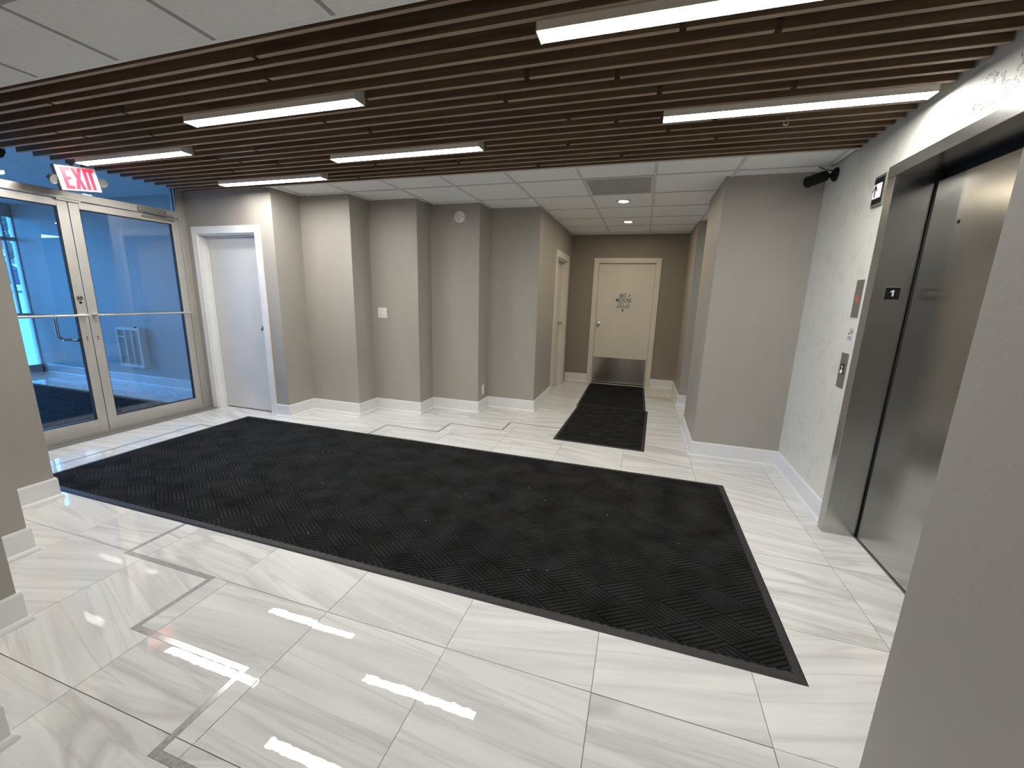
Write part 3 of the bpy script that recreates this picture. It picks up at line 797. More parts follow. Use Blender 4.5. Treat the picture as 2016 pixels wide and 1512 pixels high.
# ------------------------------------------------------------------ glass entrance
def build_entrance():
    X1 = ENT; X0 = ENT - 0.10
    f = empty('trim_1', (ENT - 0.05, 2.56, 0), 'silver aluminium frame around the glass entrance', kind='structure')
    part('frame_jamb', MB().box(X0, X1, 3.505, 3.58, 0, TOP), M['alu'], f, bevel=0.003)
    part('frame_jamb', MB().box(X0, X1, 1.54, 1.605, 0, TOP), M['alu'], f, bevel=0.003)
    part('frame_header', MB().box(X0, X1 + 0.012, 1.605, 3.505, 2.196, 2.265), M['alu'], f, bevel=0.003)
    part('frame_top_rail', MB().box(X0, X1, 1.605, 3.505, 2.60, TOP), M['alu'], f)
    part('threshold', MB().box(X0, X1 + 0.01, 1.605, 3.505, 0.0, 0.008), M['alu'], f)
    part('edge_bead', MB().box(X0 + 0.03, X0 + 0.055, 3.488, 3.505, 2.265, TOP).box(X0 + 0.075, X1, 3.488, 3.505, 2.265, TOP), M['alu_bright'], f)
    wdw = empty('window_1', (ENT - 0.05, 2.56, 2.4), 'clear glass transom above the double doors', kind='structure')
    part('pane', MB().box(X0 + 0.055, X0 + 0.061, 1.605, 3.505, 2.265, 2.60), M['glass'], wdw)
    def leaf(n, y0, y1, meet, label):
        d = empty(n, (ENT - 0.025, (y0 + y1) / 2, 0), label, kind='structure')
        xa, xb = ENT - 0.050, ENT - 0.004
        sw = 0.075; zt, zb = 2.190, 0.012; tr, br = 0.062, 0.125
        lo, hi = y0 + 0.003, y1 - 0.003
        part('stile', MB().box(xa, xb, lo, lo + sw, zb, zt), M['alu'], d, bevel=0.003)
        part('stile', MB().box(xa, xb, hi - sw, hi, zb, zt), M['alu'], d, bevel=0.003)
        part('top_rail', MB().box(xa, xb, lo + sw, hi - sw, zt - tr, zt), M['alu'], d, bevel=0.002)
        part('bottom_rail', MB().box(xa, xb, lo + sw, hi - sw, zb, zb + br), M['alu'], d, bevel=0.002)
        g = MB(); e = 0.007
        for a, b, c, q in ((lo + sw, lo + sw + e, zb + br, zt - tr), (hi - sw - e, hi - sw, zb + br, zt - tr), (lo + sw + e, hi - sw - e, zb + br, zb + br + e), (lo + sw + e, hi - sw - e, zt - tr - e, zt - tr)):
            g.box(xa + 0.008, xb - 0.008, a, b, c, q)
        part('glazing_gasket', g, M['black_rubber'], d)
        part('pane', MB().box(xa + 0.018, xa + 0.024, lo + sw + e, hi - sw - e, zb + br + e, zt - tr - e), M['glass'], d)
        zb_ = 1.163; xp = ENT + 0.062
        part('push_bar', MB().tube((xp, lo + 0.03, zb_), (xp, hi - 0.03, zb_), 0.0125, seg=16), M['alu_bright'], d, smooth=True)
        for yy in (lo + 0.04, hi - 0.04):
            part('bar_bracket', MB().lathe((xb, yy, zb_), (1, 0, 0), [(0, 0.017), (0.012, 0.015), (0.062, 0.012)], 14), M['alu_bright'], d, smooth=True)
        ys = hi - sw / 2 if meet == 'hi' else lo + sw / 2
        for dz in (-0.012, 0.012):
            part('screw_cap', MB().lathe((xb, ys, 0.94 + dz), (1, 0, 0), [(0, 0.006), (0.002, 0.006), (0.003, 0.004)], 10), M['black'], d)
        return d, xb, ys
    d, xb, ys = leaf('door_1', 1.605, 2.555, 'hi', 'silver framed glass entrance leaf with lock and pull handle, nearer the pier')
    part('lock_cylinder', MB().lathe((xb, ys, 1.322), (1, 0, 0), [(0, 0.024), (0.006, 0.024), (0.012, 0.018), (0.018, 0.017)], 20), M['chrome'], d, smooth=True)
    part('key_hole', MB().lathe((xb, ys, 1.278), (1, 0, 0), [(0, 0.011), (0.003, 0.011)], 14), M['black'], d)
    xo = ENT - 0.11
    part('pull_handle', MB().path([(ENT - 0.05, 2.47, 1.16), (xo, 2.455, 1.16), (xo, 2.385, 1.16)], 0.011).path([(xo, 2.385, 1.16), (xo, 2.36, 1.13), (xo, 2.36, 0.965), (xo, 2.385, 0.935), (xo, 2.455, 0.925), (ENT - 0.05, 2.47, 0.925)], 0.013), M['chrome'], d, smooth=True)
    d, xb, ys = leaf('door_2', 2.555, 3.505, 'lo', 'silver framed glass entrance leaf with door closer, next to the white door')
    mb = MB().box(ENT - 0.003, ENT + 0.045, 3.10, 3.36, 2.205, 2.250)
    part('door_closer', mb, M['plate_steel'], d, bevel=0.006)
    part('closer_arm', MB().tube((ENT + 0.03, 3.16, 2.20), (ENT + 0.075, 3.40, 2.195), 0.008, seg=10).tube((ENT + 0.075, 3.40, 2.195), (ENT + 0.01, 3.30, 2.165), 0.008, seg=10).box(ENT - 0.004, ENT + 0.02, 3.14, 3.44, 2.155, 2.175), M['plate_steel'], d)
    part('strike_cover', MB().box(ENT + 0.012, ENT + 0.022, 2.47, 2.64, 2.178, 2.194), M['alu'], f)
build_entrance()

# ------------------------------------------------------------------ vestibule
def build_vestibule():
    wn = empty('window_2', (VX, 2.5, 0), 'tall outer vestibule glazing in dark bars, looking onto the parking area', kind='structure')
    m = pmat('grey_window_frame', (0.34, 0.35, 0.36), 0.45)
    ys = [VY0, 0.0, 0.755, 1.55, 2.345, 3.14, 3.935]
    a, b = VX - 0.07, VX
    part('sill_rail', MB().box(a, b, VY0, VY1, 0.0, 0.13), m, wn)
    part('mid_rail', MB().box(a, b + 0.01, VY0, VY1, 0.90, 0.965), m, wn)
    part('transom_rail', MB().box(a, b, VY0, VY1, 2.075, 2.13), m, wn)
    part('head_rail', MB().box(a, b, VY0, VY1, 2.43, 2.72), m, wn)
    for y in ys[1:]:
        part('mullion', MB().box(a, b, y - 0.012, y + 0.012, 0.965, 2.43), m, wn)
    for y in (0.5, 1.6, 2.7, 3.82):
        part('mullion', MB().box(a, b, y - 0.05, y + 0.05, 0.13, 0.90), m, wn)
    part('edge_post', MB().box(a, b, VY1 - 0.012, VY1, 0, 2.6), m, wn)
    part('pane', MB().box(VX - 0.04, VX - 0.034, VY0, VY1, 0.13, 2.43), M['glass'], wn)
    r = empty('vestibule_fill_lamp', (-7.0, 0.55, 2.6), 'added linear fill lamp of the vestibule, hidden behind the stepped wall', 'lamp')  # unseen lamp added to lift the light in the vestibule
    m2 = pmat('vestibule_fill_diffuser', (0.9, 0.9, 0.9), 0.5, emit=((0.9, 0.95, 1.0), 9.0))
    part('lamp_housing', MB().box(-7.75, -6.25, 0.35, 0.75, 2.56, 2.612), M['housing'], r)
    part('diffuser', MB().box(-7.72, -6.28, 0.38, 0.72, 2.556, 2.5599), m2, r)
    # heater grille on the wall
    x0, x1, z0, z1, y = -7.335, -6.835, 0.275, 0.850, VY1
    r = empty('wall_heater', ((x0 + x1) / 2, y, z0), 'white wall heater with three grilled panels low on the vestibule wall', 'heater')
    D = 0.085
    part('casing', MB().box(x0 + 0.002, x1 - 0.002, y - D + 0.03, y, z0 + 0.002, z1 - 0.002), M['grey_plastic'], r)
    mb = MB().box(x0, x0 + 0.03, y - D, y, z0, z1).box(x1 - 0.03, x1, y - D, y, z0, z1).box(x0 + 0.03, x1 - 0.03, y - D, y - 0.001, z0, z0 + 0.045).box(x0 + 0.03, x1 - 0.03, y - D, y - 0.001, z1 - 0.035, z1)
    for x in (x0 + 0.185, x0 + 0.325): mb.box(x - 0.012, x + 0.012, y - D, y - D + 0.02, z0 + 0.045, z1 - 0.035)
    mb.box(x0 + 0.03, x0 + 0.173, y - D, y - D + 0.02, z1 - 0.14, z1 - 0.125)
    part('face_frame', mb, M['white_plastic'], r, bevel=0.002)
    for i in range(26):
        z = z0 + 0.058 + i * 0.0185
        part('louver', MB().box(x0 + 0.03, x1 - 0.03, y - D + 0.012, y - D + 0.026, z, z + 0.007), M['white_plastic'], r)
    part('thermostat_knob', MB().lathe((x1 - 0.12, y - 0.05, z1), (0, 0, 1), [(0, 0.014), (0.02, 0.013)], 12), M['black'], r)
build_vestibule()

# ------------------------------------------------------------------ mats
def clip_poly(poly, x0, x1, y0, y1):
    def cl(p, f, ix):
        out = []
        for i in range(len(p)):
            a, b = p[i], p[(i + 1) % len(p)]; fa, fb = f(a), f(b)
            if fa >= 0: out.append(a)
            if (fa >= 0) != (fb >= 0):
                t = fa / (fa - fb); out.append((a[0] + t * (b[0] - a[0]), a[1] + t * (b[1] - a[1])))
        return out
    for f in (lambda q: q[0] - x0, lambda q: x1 - q[0], lambda q: q[1] - y0, lambda q: y1 - q[1]):
        poly = cl(poly, f, 0)
        if len(poly) < 3: return []
    return poly
def ribbed_mat(name, x0, x1, y0, y1, label, coarse=False):
    r = empty(name, ((x0 + x1) / 2, (y0 + y1) / 2, 0), label, 'mat')
    bd = 0.045
    mb = MB()
    n = len(mb.v)
    mb.v += [(x0, y0, 0.0005), (x1, y0, 0.0005), (x1, y1, 0.0005), (x0, y1, 0.0005)]
    i1 = 0.012
    mb.v += [(x0 + i1, y0 + i1, 0.006), (x1 - i1, y0 + i1, 0.006), (x1 - i1, y1 - i1, 0.006), (x0 + i1, y1 - i1, 0.006)]
    mb.v += [(x0 + bd, y0 + bd, 0.0075), (x1 - bd, y0 + bd, 0.0075), (x1 - bd, y1 - bd, 0.0075), (x0 + bd, y1 - bd, 0.0075)]
    mb.v += [(x0 + bd, y0 + bd, 0.004), (x1 - bd, y0 + bd, 0.004), (x1 - bd, y1 - bd, 0.004), (x0 + bd, y1 - bd, 0.004)]
    for k in range(3):
        for i in range(4):
            j = (i + 1) % 4
            mb.f.append((k * 4 + i, k * 4 + j, k * 4 + 4 + j, k * 4 + 4 + i)); mb.mi.append(0)
    mb.f.append((12, 13, 14, 15)); mb.mi.append(0); mb.f.append((3, 2, 1, 0)); mb.mi.append(0)
    mb.mi[-2] = 1
    part('rubber_border', mb, [M['black_rubber'], M['mat_groove']], r)
    # diamond parquet of ribs
    u, v = Vector((0.1475, 0.0915)), Vector((0.1475, -0.0915))
    o0 = Vector((-1.2785, 1.708))
    NR = 5 if coarse else 7
    X0, X1, Y0, Y1 = x0 + bd - 0.004, x1 - bd + 0.004, y0 + bd - 0.004, y1 - bd + 0.004
    rb = MB()
    R = range(-60, 60)
    for i in R:
        for j in R:
            o = o0 + u * i + v * j
            if not (X0 - 0.32 < o.x < X1 + 0.02 and Y0 - 0.12 < o.y < Y1 + 0.12): continue
            A, B = (u, v) if (i + j) % 2 == 0 else (v, u)     # ribs run along A, spaced along B
            for k in range(NR):
                t0, t1 = (k + 0.07) / NR, (k + 0.93) / NR
                e0, e1 = 0.01, 0.99
                base = [o + A * e0 + B * t0, o + A * e1 + B * t0, o + A * e1 + B * t1, o + A * e0 + B * t1]
                base = clip_poly([(p.x, p.y) for p in base], X0, X1, Y0, Y1)
                if len(base) < 3: continue
                cx = sum(p[0] for p in base) / len(base); cy = sum(p[1] for p in base) / len(base)
                area = 0.5 * sum(base[q][0] * base[(q + 1) % len(base)][1] - base[(q + 1) % len(base)][0] * base[q][1] for q in range(len(base)))
                if abs(area) < 1.2e-5: continue
                # inset top
                Bn = Vector((-A.y, A.x)).normalized()
                w_ = 0.0032; top = []
                for px, py in base:
                    s = (Vector((px - cx, py - cy))).dot(Bn); d = -w_ if s > 0 else w_
                    if abs(s) < w_: d = -s
                    top.append((px + Bn.x * d, py + Bn.y * d))
                m = len(rb.v); K = len(base)
                rb.v += [(p[0], p[1], 0.0041) for p in base] + [(p[0], p[1], 0.0088) for p in top]
                rb.f.append(tuple(m + K + q for q in range(K))); rb.mi.append(0)
                for q in range(K):
                    q2 = (q + 1) % K
                    rb.f.append((m + q, m + q2, m + K + q2, m + K + q)); rb.mi.append(0)
    o = part('rib_field', rb, M['mat_pile'], r); o['kind'] = 'stuff'
    return r
ribbed_mat('entrance_mat', -4.267, 0.747, 1.600, 3.440, 'very large black ribbed entrance mat with diamond relief in the middle of the lobby')
ribbed_mat('entrance_mat', -9.05, -5.63, 1.75, 3.50, 'black ribbed mat behind the glass doors in the vestibule', coarse=True)

def plain_mat(x0, x1, y0, y1, rz, label, rx=0.0, z=0.0):
    cx, cy = (x0 + x1) / 2, (y0 + y1) / 2; hx, hy = (x1 - x0) / 2, (y1 - y0) / 2
    r = empty('door_mat', (cx, cy, z), label, 'mat'); r['_o'] = None
    del r['_o']
    r.rotation_euler = (rx, 0, rz)
    i1, bd = 0.008, 0.03
    mb = MB()
    for ins, z in ((0, 0.0005), (i1, 0.004), (bd, 0.005), (bd, 0.003)):
        mb.v += [(-hx + ins, -hy + ins, z), (hx - ins, -hy + ins, z), (hx - ins, hy - ins, z), (-hx + ins, hy - ins, z)]
    for k in range(3):
        for i in range(4):
            j = (i + 1) % 4
            mb.f.append((k * 4 + i, k * 4 + j, k * 4 + 4 + j, k * 4 + 4 + i)); mb.mi.append(0)
    mb.f.append((12, 13, 14, 15)); mb.mi.append(0); mb.f.append((3, 2, 1, 0)); mb.mi.append(0)
    link('rubber_border', mb.mesh('rubber_border', M['black_rubber']), r)
    pm = MB().box(-hx + bd, hx - bd, -hy + bd, hy - bd, 0.003, 0.0075).mesh('pile', M['mat_plain'], bevel=0.002)
    link('pile', pm, r)
plain_mat(-0.765, 0.150, 5.465, 7.12, 0.012, 'plain black doormat up against the signed door')
plain_mat(-0.755, 0.160, 3.99, 5.525, -0.03, 'plain black doormat lying between the signed door mat and the big ribbed mat', 0.0060, 0.0048)

def crumbs():
    mb = MB()
    for _ in range(26):
        x, y = RND.uniform(-4.0, 0.4), RND.uniform(1.75, 3.3); s = RND.uniform(0.0016, 0.0034)
        mb.lathe((x, y, 0.0096), (0, 0, 1), [(0, s * 0.6), (s * 0.6, s), (s * 1.3, s * 0.4)], 6)
    o = link('crumbs', mb.mesh('crumbs', M['white_plastic']))
    tag(o, 'tiny white crumbs scattered on the big ribbed mat', 'dirt', kind='stuff')
crumbs()

# ------------------------------------------------------------------ lift
def build_elevator():
    e = empty('elevator', (1.33, 2.38, 0), 'stainless steel lift entrance with one wide sliding door', 'elevator')
    xf, xb = 1.245, 1.424
    part('jamb', MB().box(xf, xb, 2.915, 2.992, 0.0, 2.150), M['steel'], e, bevel=0.002)
    part('jamb', MB().box(xf, xb, 1.775, 1.850, 0.0, 2.150), M['steel'], e, bevel=0.002)
    part('header', MB().box(xf - 0.004, xb, 1.775, 2.992, 2.150, 2.212), M['steel'], e, bevel=0.002)
    part('sliding_door', MB().box(1.428, 1.455, 1.80, 2.893, 0.012, 2.106), M['steel'], e, bevel=0.002)
    part('door_lock_hole', MB().lathe((1.428, 2.663, 1.867), (-1, 0, 0), [(0, 0.009), (0.002, 0.009), (0.003, 0.006)], 12), M['black'], e)
    part('shaft_dark_backing', MB().box(1.46, 1.485, 1.776, 2.991, 0.0, 2.199).box(1.43, 1.46, 2.9, 2.991, 0, 2.199).box(1.43, 1.46, 1.776, 1.80, 0, 2.199), M['void'], e)  # black backing stands in for the darkness behind the door gap
    part('sill', MB().box(1.424, 1.4599, 1.851, 2.9, 0.0, 0.006), M['plate_steel'], e)
    # floor number plate on the jamb, facing -y
    x0, x1, z0, z1, y = 1.304, 1.378, 1.490, 1.562, 2.915
    r = empty('floor_number_plate', ((x0 + x1) / 2, y, (z0 + z1) / 2), 'small black plate with white numeral 1 on the lift jamb', 'sign')
    part('plate_rim', MB().box(x0, x1, y - 0.003, y, z0, z1), M['plate_steel'], r, bevel=0.001)
    part('plate_face', MB().box(x0 + 0.003, x1 - 0.003, y - 0.0045, y - 0.003, z0 + 0.003, z1 - 0.003), M['black'], r)
    nx, nz, ny = (x0 + x1) / 2, (z0 + z1) / 2, y - 0.0055
    mb = MB().box(nx - 0.001, nx + 0.007, ny, y - 0.0045, nz - 0.016, nz + 0.018).poly([(nx - 0.001, ny, nz + 0.018), (nx - 0.010, ny, nz + 0.011), (nx - 0.010, ny, nz + 0.003), (nx - 0.001, ny, nz + 0.008)])
    part('numeral', mb, M['white_plastic'], r)
    # lantern with an up arrow
    y0, y1, z0, z1, x = 3.085, 3.210, 2.038, 2.214, EX
    r = empty('hall_lantern', (x, (y0 + y1) / 2, (z0 + z1) / 2), 'black lift lantern with a lit white panel and up arrow beside the lift header', 'sign')
    part('lantern_frame', MB().box(x - 0.012, x, y0, y1, z0, z1), M['plate_steel'], r, bevel=0.002)
    part('lantern_face', MB().box(x - 0.014, x - 0.012, y0 + 0.010, y1 - 0.010, z0 + 0.015, z1 - 0.015), M['black'], r)
    wm = pmat('lit_white_panel', (0.8, 0.78, 0.8), 0.4, emit=((1, 0.96, 1), 0.35))
    part('lit_panel', MB().box(x - 0.020, x - 0.014, y0 + 0.022, y1 - 0.022, z0 + 0.045, z1 - 0.050), wm, r, bevel=0.001)
    cy = (y0 + y1) / 2 + 0.014; zc = (z0 + z1) / 2 - 0.002; xx = x - 0.0215
    mb = MB().box(xx - 0.0005, xx + 0.0015, cy - 0.004, cy + 0.004, zc - 0.034, zc + 0.026)
    for s in (-1, 1):
        mb.poly([(xx - 0.0005, cy, zc + 0.038), (xx - 0.0005, cy + s * 0.026, zc + 0.004), (xx - 0.0005, cy + s * 0.026, zc - 0.008), (xx - 0.0005, cy, zc + 0.022)])
    part('up_arrow', mb, M['black'], r)
    # position indicator
    def plate(name, y0, y1, z0, z1, label):
        r = empty(name, (EX, (y0 + y1) / 2, (z0 + z1) / 2), label, 'panel')
        part('face_plate', MB().box(EX - 0.005, EX, y0, y1, z0, z1), M['plate_steel'], r, bevel=0.0015)
        for z in (z0 + 0.018, z1 - 0.018):
            part('screw', MB().lathe((EX - 0.005, (y0 + y1) / 2, z), (-1, 0, 0), [(0, 0.004), (0.0012, 0.003)], 8), M['chrome'], r)
        return r, (y0 + y1) / 2
    r, cy = plate('position_indicator', 3.113, 3.201, 1.380, 1.612, 'narrow steel plate with a red glowing symbol, upper of the two lift plates')
    mb = MB()
    for k in range(10):
        t = 2 * math.pi * k / 10; mb.box(EX - 0.0062, EX - 0.005, cy + 0.019 * math.cos(t) - 0.003, cy + 0.019 * math.cos(t) + 0.003, 1.495 + 0.019 * math.sin(t) - 0.003, 1.495 + 0.019 * math.sin(t) + 0.003)
    mb.box(EX - 0.0062, EX - 0.005, cy - 0.003, cy + 0.003, 1.480, 1.505)
    part('red_symbol', mb, M['red_led'], r)
    r, cy = plate('call_button_panel', 3.122, 3.214, 0.922, 1.150, 'narrow steel plate with up arrow and round call button, lower of the two lift plates')
    part('arrow_window', MB().box(EX - 0.0068, EX - 0.005, cy - 0.021, cy + 0.021, 1.012, 1.078), M['black'], r)
    xx = EX - 0.0072
    part('up_arrow', MB().box(xx, xx + 0.0006, cy - 0.005, cy + 0.005, 1.043, 1.058).poly([(xx, cy - 0.014, 1.057), (xx, cy + 0.014, 1.057), (xx, cy, 1.073)]), M['white_plastic'], r)
    part('call_button', MB().lathe((EX - 0.0066, cy, 1.027), (-1, 0, 0), [(0, 0.0135), (0.004, 0.0135), (0.006, 0.010)], 18), M['white_plastic'], r, smooth=True)
    # sticker
    y0, y1, z0, z1 = 3.125, 3.199, 1.226, 1.320
    r = empty('safety_sticker', (EX, (y0 + y1) / 2, (z0 + z1) / 2), 'small white sticker with stairs pictogram between the two lift plates', 'sticker')
    part('sheet', MB().box(EX - 0.0012, EX, y0, y1, z0, z1), M['paper'], r)
    q = EX - 0.0018
    mb = MB()
    # descending figure and flame pictograms
    mb.poly([(q, y1 - 0.012, 1.268), (q, y1 - 0.024, 1.268), (q, y1 - 0.024, 1.276), (q, y1 - 0.034, 1.276), (q, y1 - 0.034, 1.312), (q, y1 - 0.029, 1.312), (q, y1 - 0.029, 1.284), (q, y1 - 0.012, 1.275)])
    mb.poly([(q, y0 + 0.012, 1.283), (q, y0 + 0.018, 1.270), (q, y0 + 0.026, 1.283), (q, y0 + 0.022, 1.297), (q, y0 + 0.018, 1.313), (q, y0 + 0.013, 1.297)])
    part('pictogram', mb, M['ink'], r)
    mb = MB()
    for k in range(3):
        mb.box(q, q + 0.0006, y0 + 0.010, y1 - 0.010, 1.236 + k * 0.009, 1.241 + k * 0.009)
    part('print_lines', mb, M['ink_violet'], r)
build_elevator()

# ------------------------------------------------------------------ exit sign
def build_exit_sign():
    W, H, T = 0.285, 0.200, 0.045
    r = empty('exit_sign', (-4.75, 2.505, 2.338), 'white exit sign with red letters and two emergency lamp heads, hanging crooked from the slats', 'sign')
    del r['_o']
    r.rotation_euler = (math.radians(8.5), 0, 0)
    link('sign_housing', MB().box(-T, -0.004, -W / 2, W / 2, -H / 2, H / 2).mesh('sign_housing', M['grey_plastic'], bevel=0.004), r)
    link('sign_face', MB().box(-0.004, 0, -W / 2 + 0.004, W / 2 - 0.004, -H / 2 + 0.004, H / 2 - 0.004).mesh('sign_face', M['exit_face'], bevel=0.001), r)
    t = 0.025; h = 0.166; z0 = -0.083; z1 = z0 + h
    def slab(pts): 
        mb = MB(); k = len(pts); mb.v += [(0.0002, y, z) for y, z in pts] + [(0.003, y, z) for y, z in pts]
        mb.f.append(tuple(range(k - 1, -1, -1))); mb.f.append(tuple(range(k, 2 * k)))
        for i in range(k): mb.f.append((i, (i + 1) % k, k + (i + 1) % k, k + i))
        mb.mi += [0] * len(mb.f); return mb
    def letter(pts): link('letter', slab(pts).mesh('letter', M['exit_red']), r)
    y = -0.105
    zm = (z0 + z1) / 2
    letter([(y, z0), (y + 0.058, z0), (y + 0.058, z0 + t), (y + t, z0 + t), (y + t, zm - t / 2), (y + 0.050, zm - t / 2), (y + 0.050, zm + t / 2), (y + t, zm + t / 2), (y + t, z1 - t), (y + 0.058, z1 - t), (y + 0.058, z1), (y, z1)])
    y = -0.040; wX = 0.074; q = 0.029
    letter([(y, z0), (y + q, z0), (y + wX / 2, zm - 0.034), (y + wX - q, z0), (y + wX, z0), (y + wX / 2 + q / 2, zm), (y + wX, z1), (y + wX - q, z1), (y + wX / 2, zm + 0.034), (y + q, z1), (y, z1), (y + wX / 2 - q / 2, zm)])
    y = 0.041; letter([(y, z0), (y + t, z0), (y + t, z1), (y, z1)])
    y = 0.066; wT = 0.052
    letter([(y + wT / 2 - t / 2, z0), (y + wT / 2 + t / 2, z0), (y + wT / 2 + t / 2, z1 - t), (y + wT, z1 - t), (y + wT, z1), (y, z1), (y, z1 - t), (y + wT / 2 - t / 2, z1 - t)])
    for s in (-1, 1):
        o = link('lamp_head', MB().lathe((-0.045, s * (W / 2 + 0.035), 0.0), (1, -0.25 * s, -0.5), [(0, 0.018), (0.012, 0.030), (0.040, 0.038), (0.050, 0.038), (0.051, 0.032), (0.046, 0.028), (0.044, 0.0)], 20).mesh('lamp_head', M['grey_metal'], smooth=True), r)
        link('head_bracket', MB().tube((-0.03, s * W / 2, 0.0), (-0.03, s * (W / 2 + 0.035), 0.0), 0.009, seg=10).mesh('head_bracket', M['grey_plastic']), r)
    link('stem', MB().tube((-0.022, -0.01, H / 2), (-0.022, 0.01, H / 2 + 0.06), 0.012, seg=12).mesh('stem', M['grey_plastic']), r)
build_exit_sign()

# ------------------------------------------------------------------ cameras, alarm, switch, outlet, door sign
def build_small():
    # bullet camera high on the lift wall
    b = Vector((EX, 3.865, 2.405))
    r = empty('security_camera', tuple(b), 'black bullet security camera high on the lift wall by the pier', 'camera')
    part('mount_disc', MB().lathe(b, (-1, 0, 0), [(0, 0.048), (0.012, 0.048), (0.026, 0.036), (0.03, 0.02)], 20), M['black'], r, smooth=True)
    p0, p1 = Vector((1.205, 3.84, 2.392)), Vector((1.105, 3.80, 2.350))
    part('arm', MB().tube(b + Vector((-0.02, 0, -0.005)), p0, 0.016, 0.013, 12), M['black'], r, smooth=True)
    d = (p1 - p0).normalized()
    part('camera_body', MB().lathe(p0 - d * 0.01, d, [(0, 0.026), (0.008, 0.037), (0.10, 0.040), (0.108, 0.037), (0.150, 0.040), (0.152, 0.033), (0.142, 0.028)], 22), M['black'], r, smooth=True)
    part('cable', MB().path([tuple(b + Vector((-0.014, 0.02, 0.03))), (EX - 0.06, 3.90, 2.45), (EX - 0.10, 3.93, CZ + 0.004)], 0.003, 8), M['black'], r)
    # round camera by the entrance, hanging under the slats
    c = Vector((-4.97, 2.125, CZ))
    r = empty('security_camera', tuple(c), 'dark dome camera at the slat ends above the glass doors', 'camera')
    part('dome_base', MB().lathe(c, (0, 0, -1), [(0, 0.052), (0.02, 0.052), (0.03, 0.046)], 22), M['black'], r, smooth=True)
    part('dome', MB().lathe(c - Vector((0, 0, 0.03)), (0, 0, -1), [(0, 0.044), (0.015, 0.041), (0.028, 0.031), (0.036, 0.016), (0.038, 0.004)], 22), M['black'], r, smooth=True)
    # round wall alarm
    o = Vector((-2.118, ZY[3], 2.330))
    r = empty('wall_alarm', tuple(o), 'round white alarm high on the stepped wall', 'alarm')
    part('alarm_base', MB().lathe(o, (0, -1, 0), [(0, 0.066), (0.014, 0.066), (0.022, 0.060), (0.024, 0.05)], 28), M['white_plastic'], r, smooth=True)
    mb = MB().prism([(o.x - 0.055, o.y - 0.036), (o.x + 0.0, o.y - 0.036), (o.x + 0.0, o.y - 0.022), (o.x - 0.055, o.y - 0.022)], o.z - 0.025, o.z + 0.03)
    part('horn_cover', MB().lathe(o + Vector((-0.016, -0.022, 0.004)), (0, -1, 0), [(0, 0.036), (0.012, 0.032), (0.016, 0.02)], 20), M['housing'], r, smooth=True)
    part('slot', MB().box(o.x - 0.004, o.x + 0.004, o.y - 0.0255, o.y - 0.022, o.z - 0.052, o.z - 0.032), M['black'], r)
    for dx in (0.036, 0.044):
        part('vent_hole', MB().box(o.x + dx, o.x + dx + 0.004, o.y - 0.0245, o.y - 0.0205, o.z - 0.004, o.z + 0.008), M['black'], r)
    # double rocker switch
    cx, cz, y = -2.988, 1.213, ZY[2]
    r = empty('light_switch', (cx, y, cz), 'white double rocker light switch on the stepped wall', 'switch')
    part('face_plate', MB().box(cx - 0.060, cx + 0.060, y - 0.006, y, cz - 0.060, cz + 0.060), M['white_plastic'], r, bevel=0.002)
    for s in (-0.024, 0.024):
        o = part('rocker', MB().box(cx + s - 0.017, cx + s + 0.017, y - 0.010, y - 0.006, cz - 0.034, cz + 0.034), M['white_plastic'], r, bevel=0.0015)
        q = link('pilot_mark', MB().box(cx + s - 0.010, cx + s + 0.010, y - 0.0108, y - 0.0101, cz - 0.028, cz - 0.023).mesh('pilot_mark', M['grey_plastic']), o)
    # outlet on a return face
    x, cy, cz = ZX[3], 4.775, 0.268
    r = empty('wall_outlet', (x, cy, cz), 'small white outlet low on the stepped wall just above the baseboard', 'outlet')
    part('face_plate', MB().box(x, x + 0.006, cy - 0.037, cy + 0.037, cz - 0.060, cz + 0.060), M['white_plastic'], r, bevel=0.002)
    for dz in (-0.024, 0.024):
        part('socket', MB().box(x + 0.006, x + 0.008, cy - 0.016, cy + 0.016, cz + dz - 0.016, cz + dz + 0.016), M['white_plastic'], r)
    # sign on the alcove door
    y = AY + 0.035
    x0, x1, z0, z1 = -0.537, -0.085, 1.229, 1.566
    r = empty('door_sign', ((x0 + x1) / 2, y, (z0 + z1) / 2), 'white paper sign with dark lettering on the alcove door', 'sign')
    part('sheet', MB().box(x0, x1, y - 0.003, y, z0, z1), M['paper'], r)
    rx = (math.pi / 2, 0, 0); cx = (x0 + x1) / 2 - 0.012; yy = y - 0.0036
    text('lettering', 'BEST', 0.088, M['ink'], r, (cx - 0.010, yy, 1.507), rx, sx=0.62)
    text('lettering', 'MEDICINE', 0.088, M['ink'], r, (cx + 0.003, yy, 1.434), rx, sx=0.64)
    text('lettering', 'SUITE', 0.048, M['ink'], r, (cx - 0.035, yy, 1.376), rx, sx=0.82)
    text('lettering', '101', 0.048, M['ink'], r, (cx + 0.080, yy, 1.376), rx, sx=0.86)
    def bars(z, widths, h, xs):
        mb = MB(); x = xs
        for wv in widths:
            if wv > 0: mb.box(x, x + wv, yy - 0.0004, yy + 0.0004, z - h / 2, z + h / 2)
            x += abs(wv)
        return mb
    part('print_line', bars(1.342, [.012, -.004, .016, -.004, .012, -.004, .020, -.004, .014, -.004, .016, -.014, .014, -.004, .018, -.004, .016, -.004, .012, -.004, .012], 0.012, cx - 0.100), M['ink'], r)
    part('print_line', bars(1.316, [.014, -.004, .014, -.004, .018, -.012, .014, -.004, .014, -.004, .020, -.004, .014, -.004, .016, -.004, .014, -.004, .018, -.004, .014], 0.012, cx - 0.118), M['ink'], r)
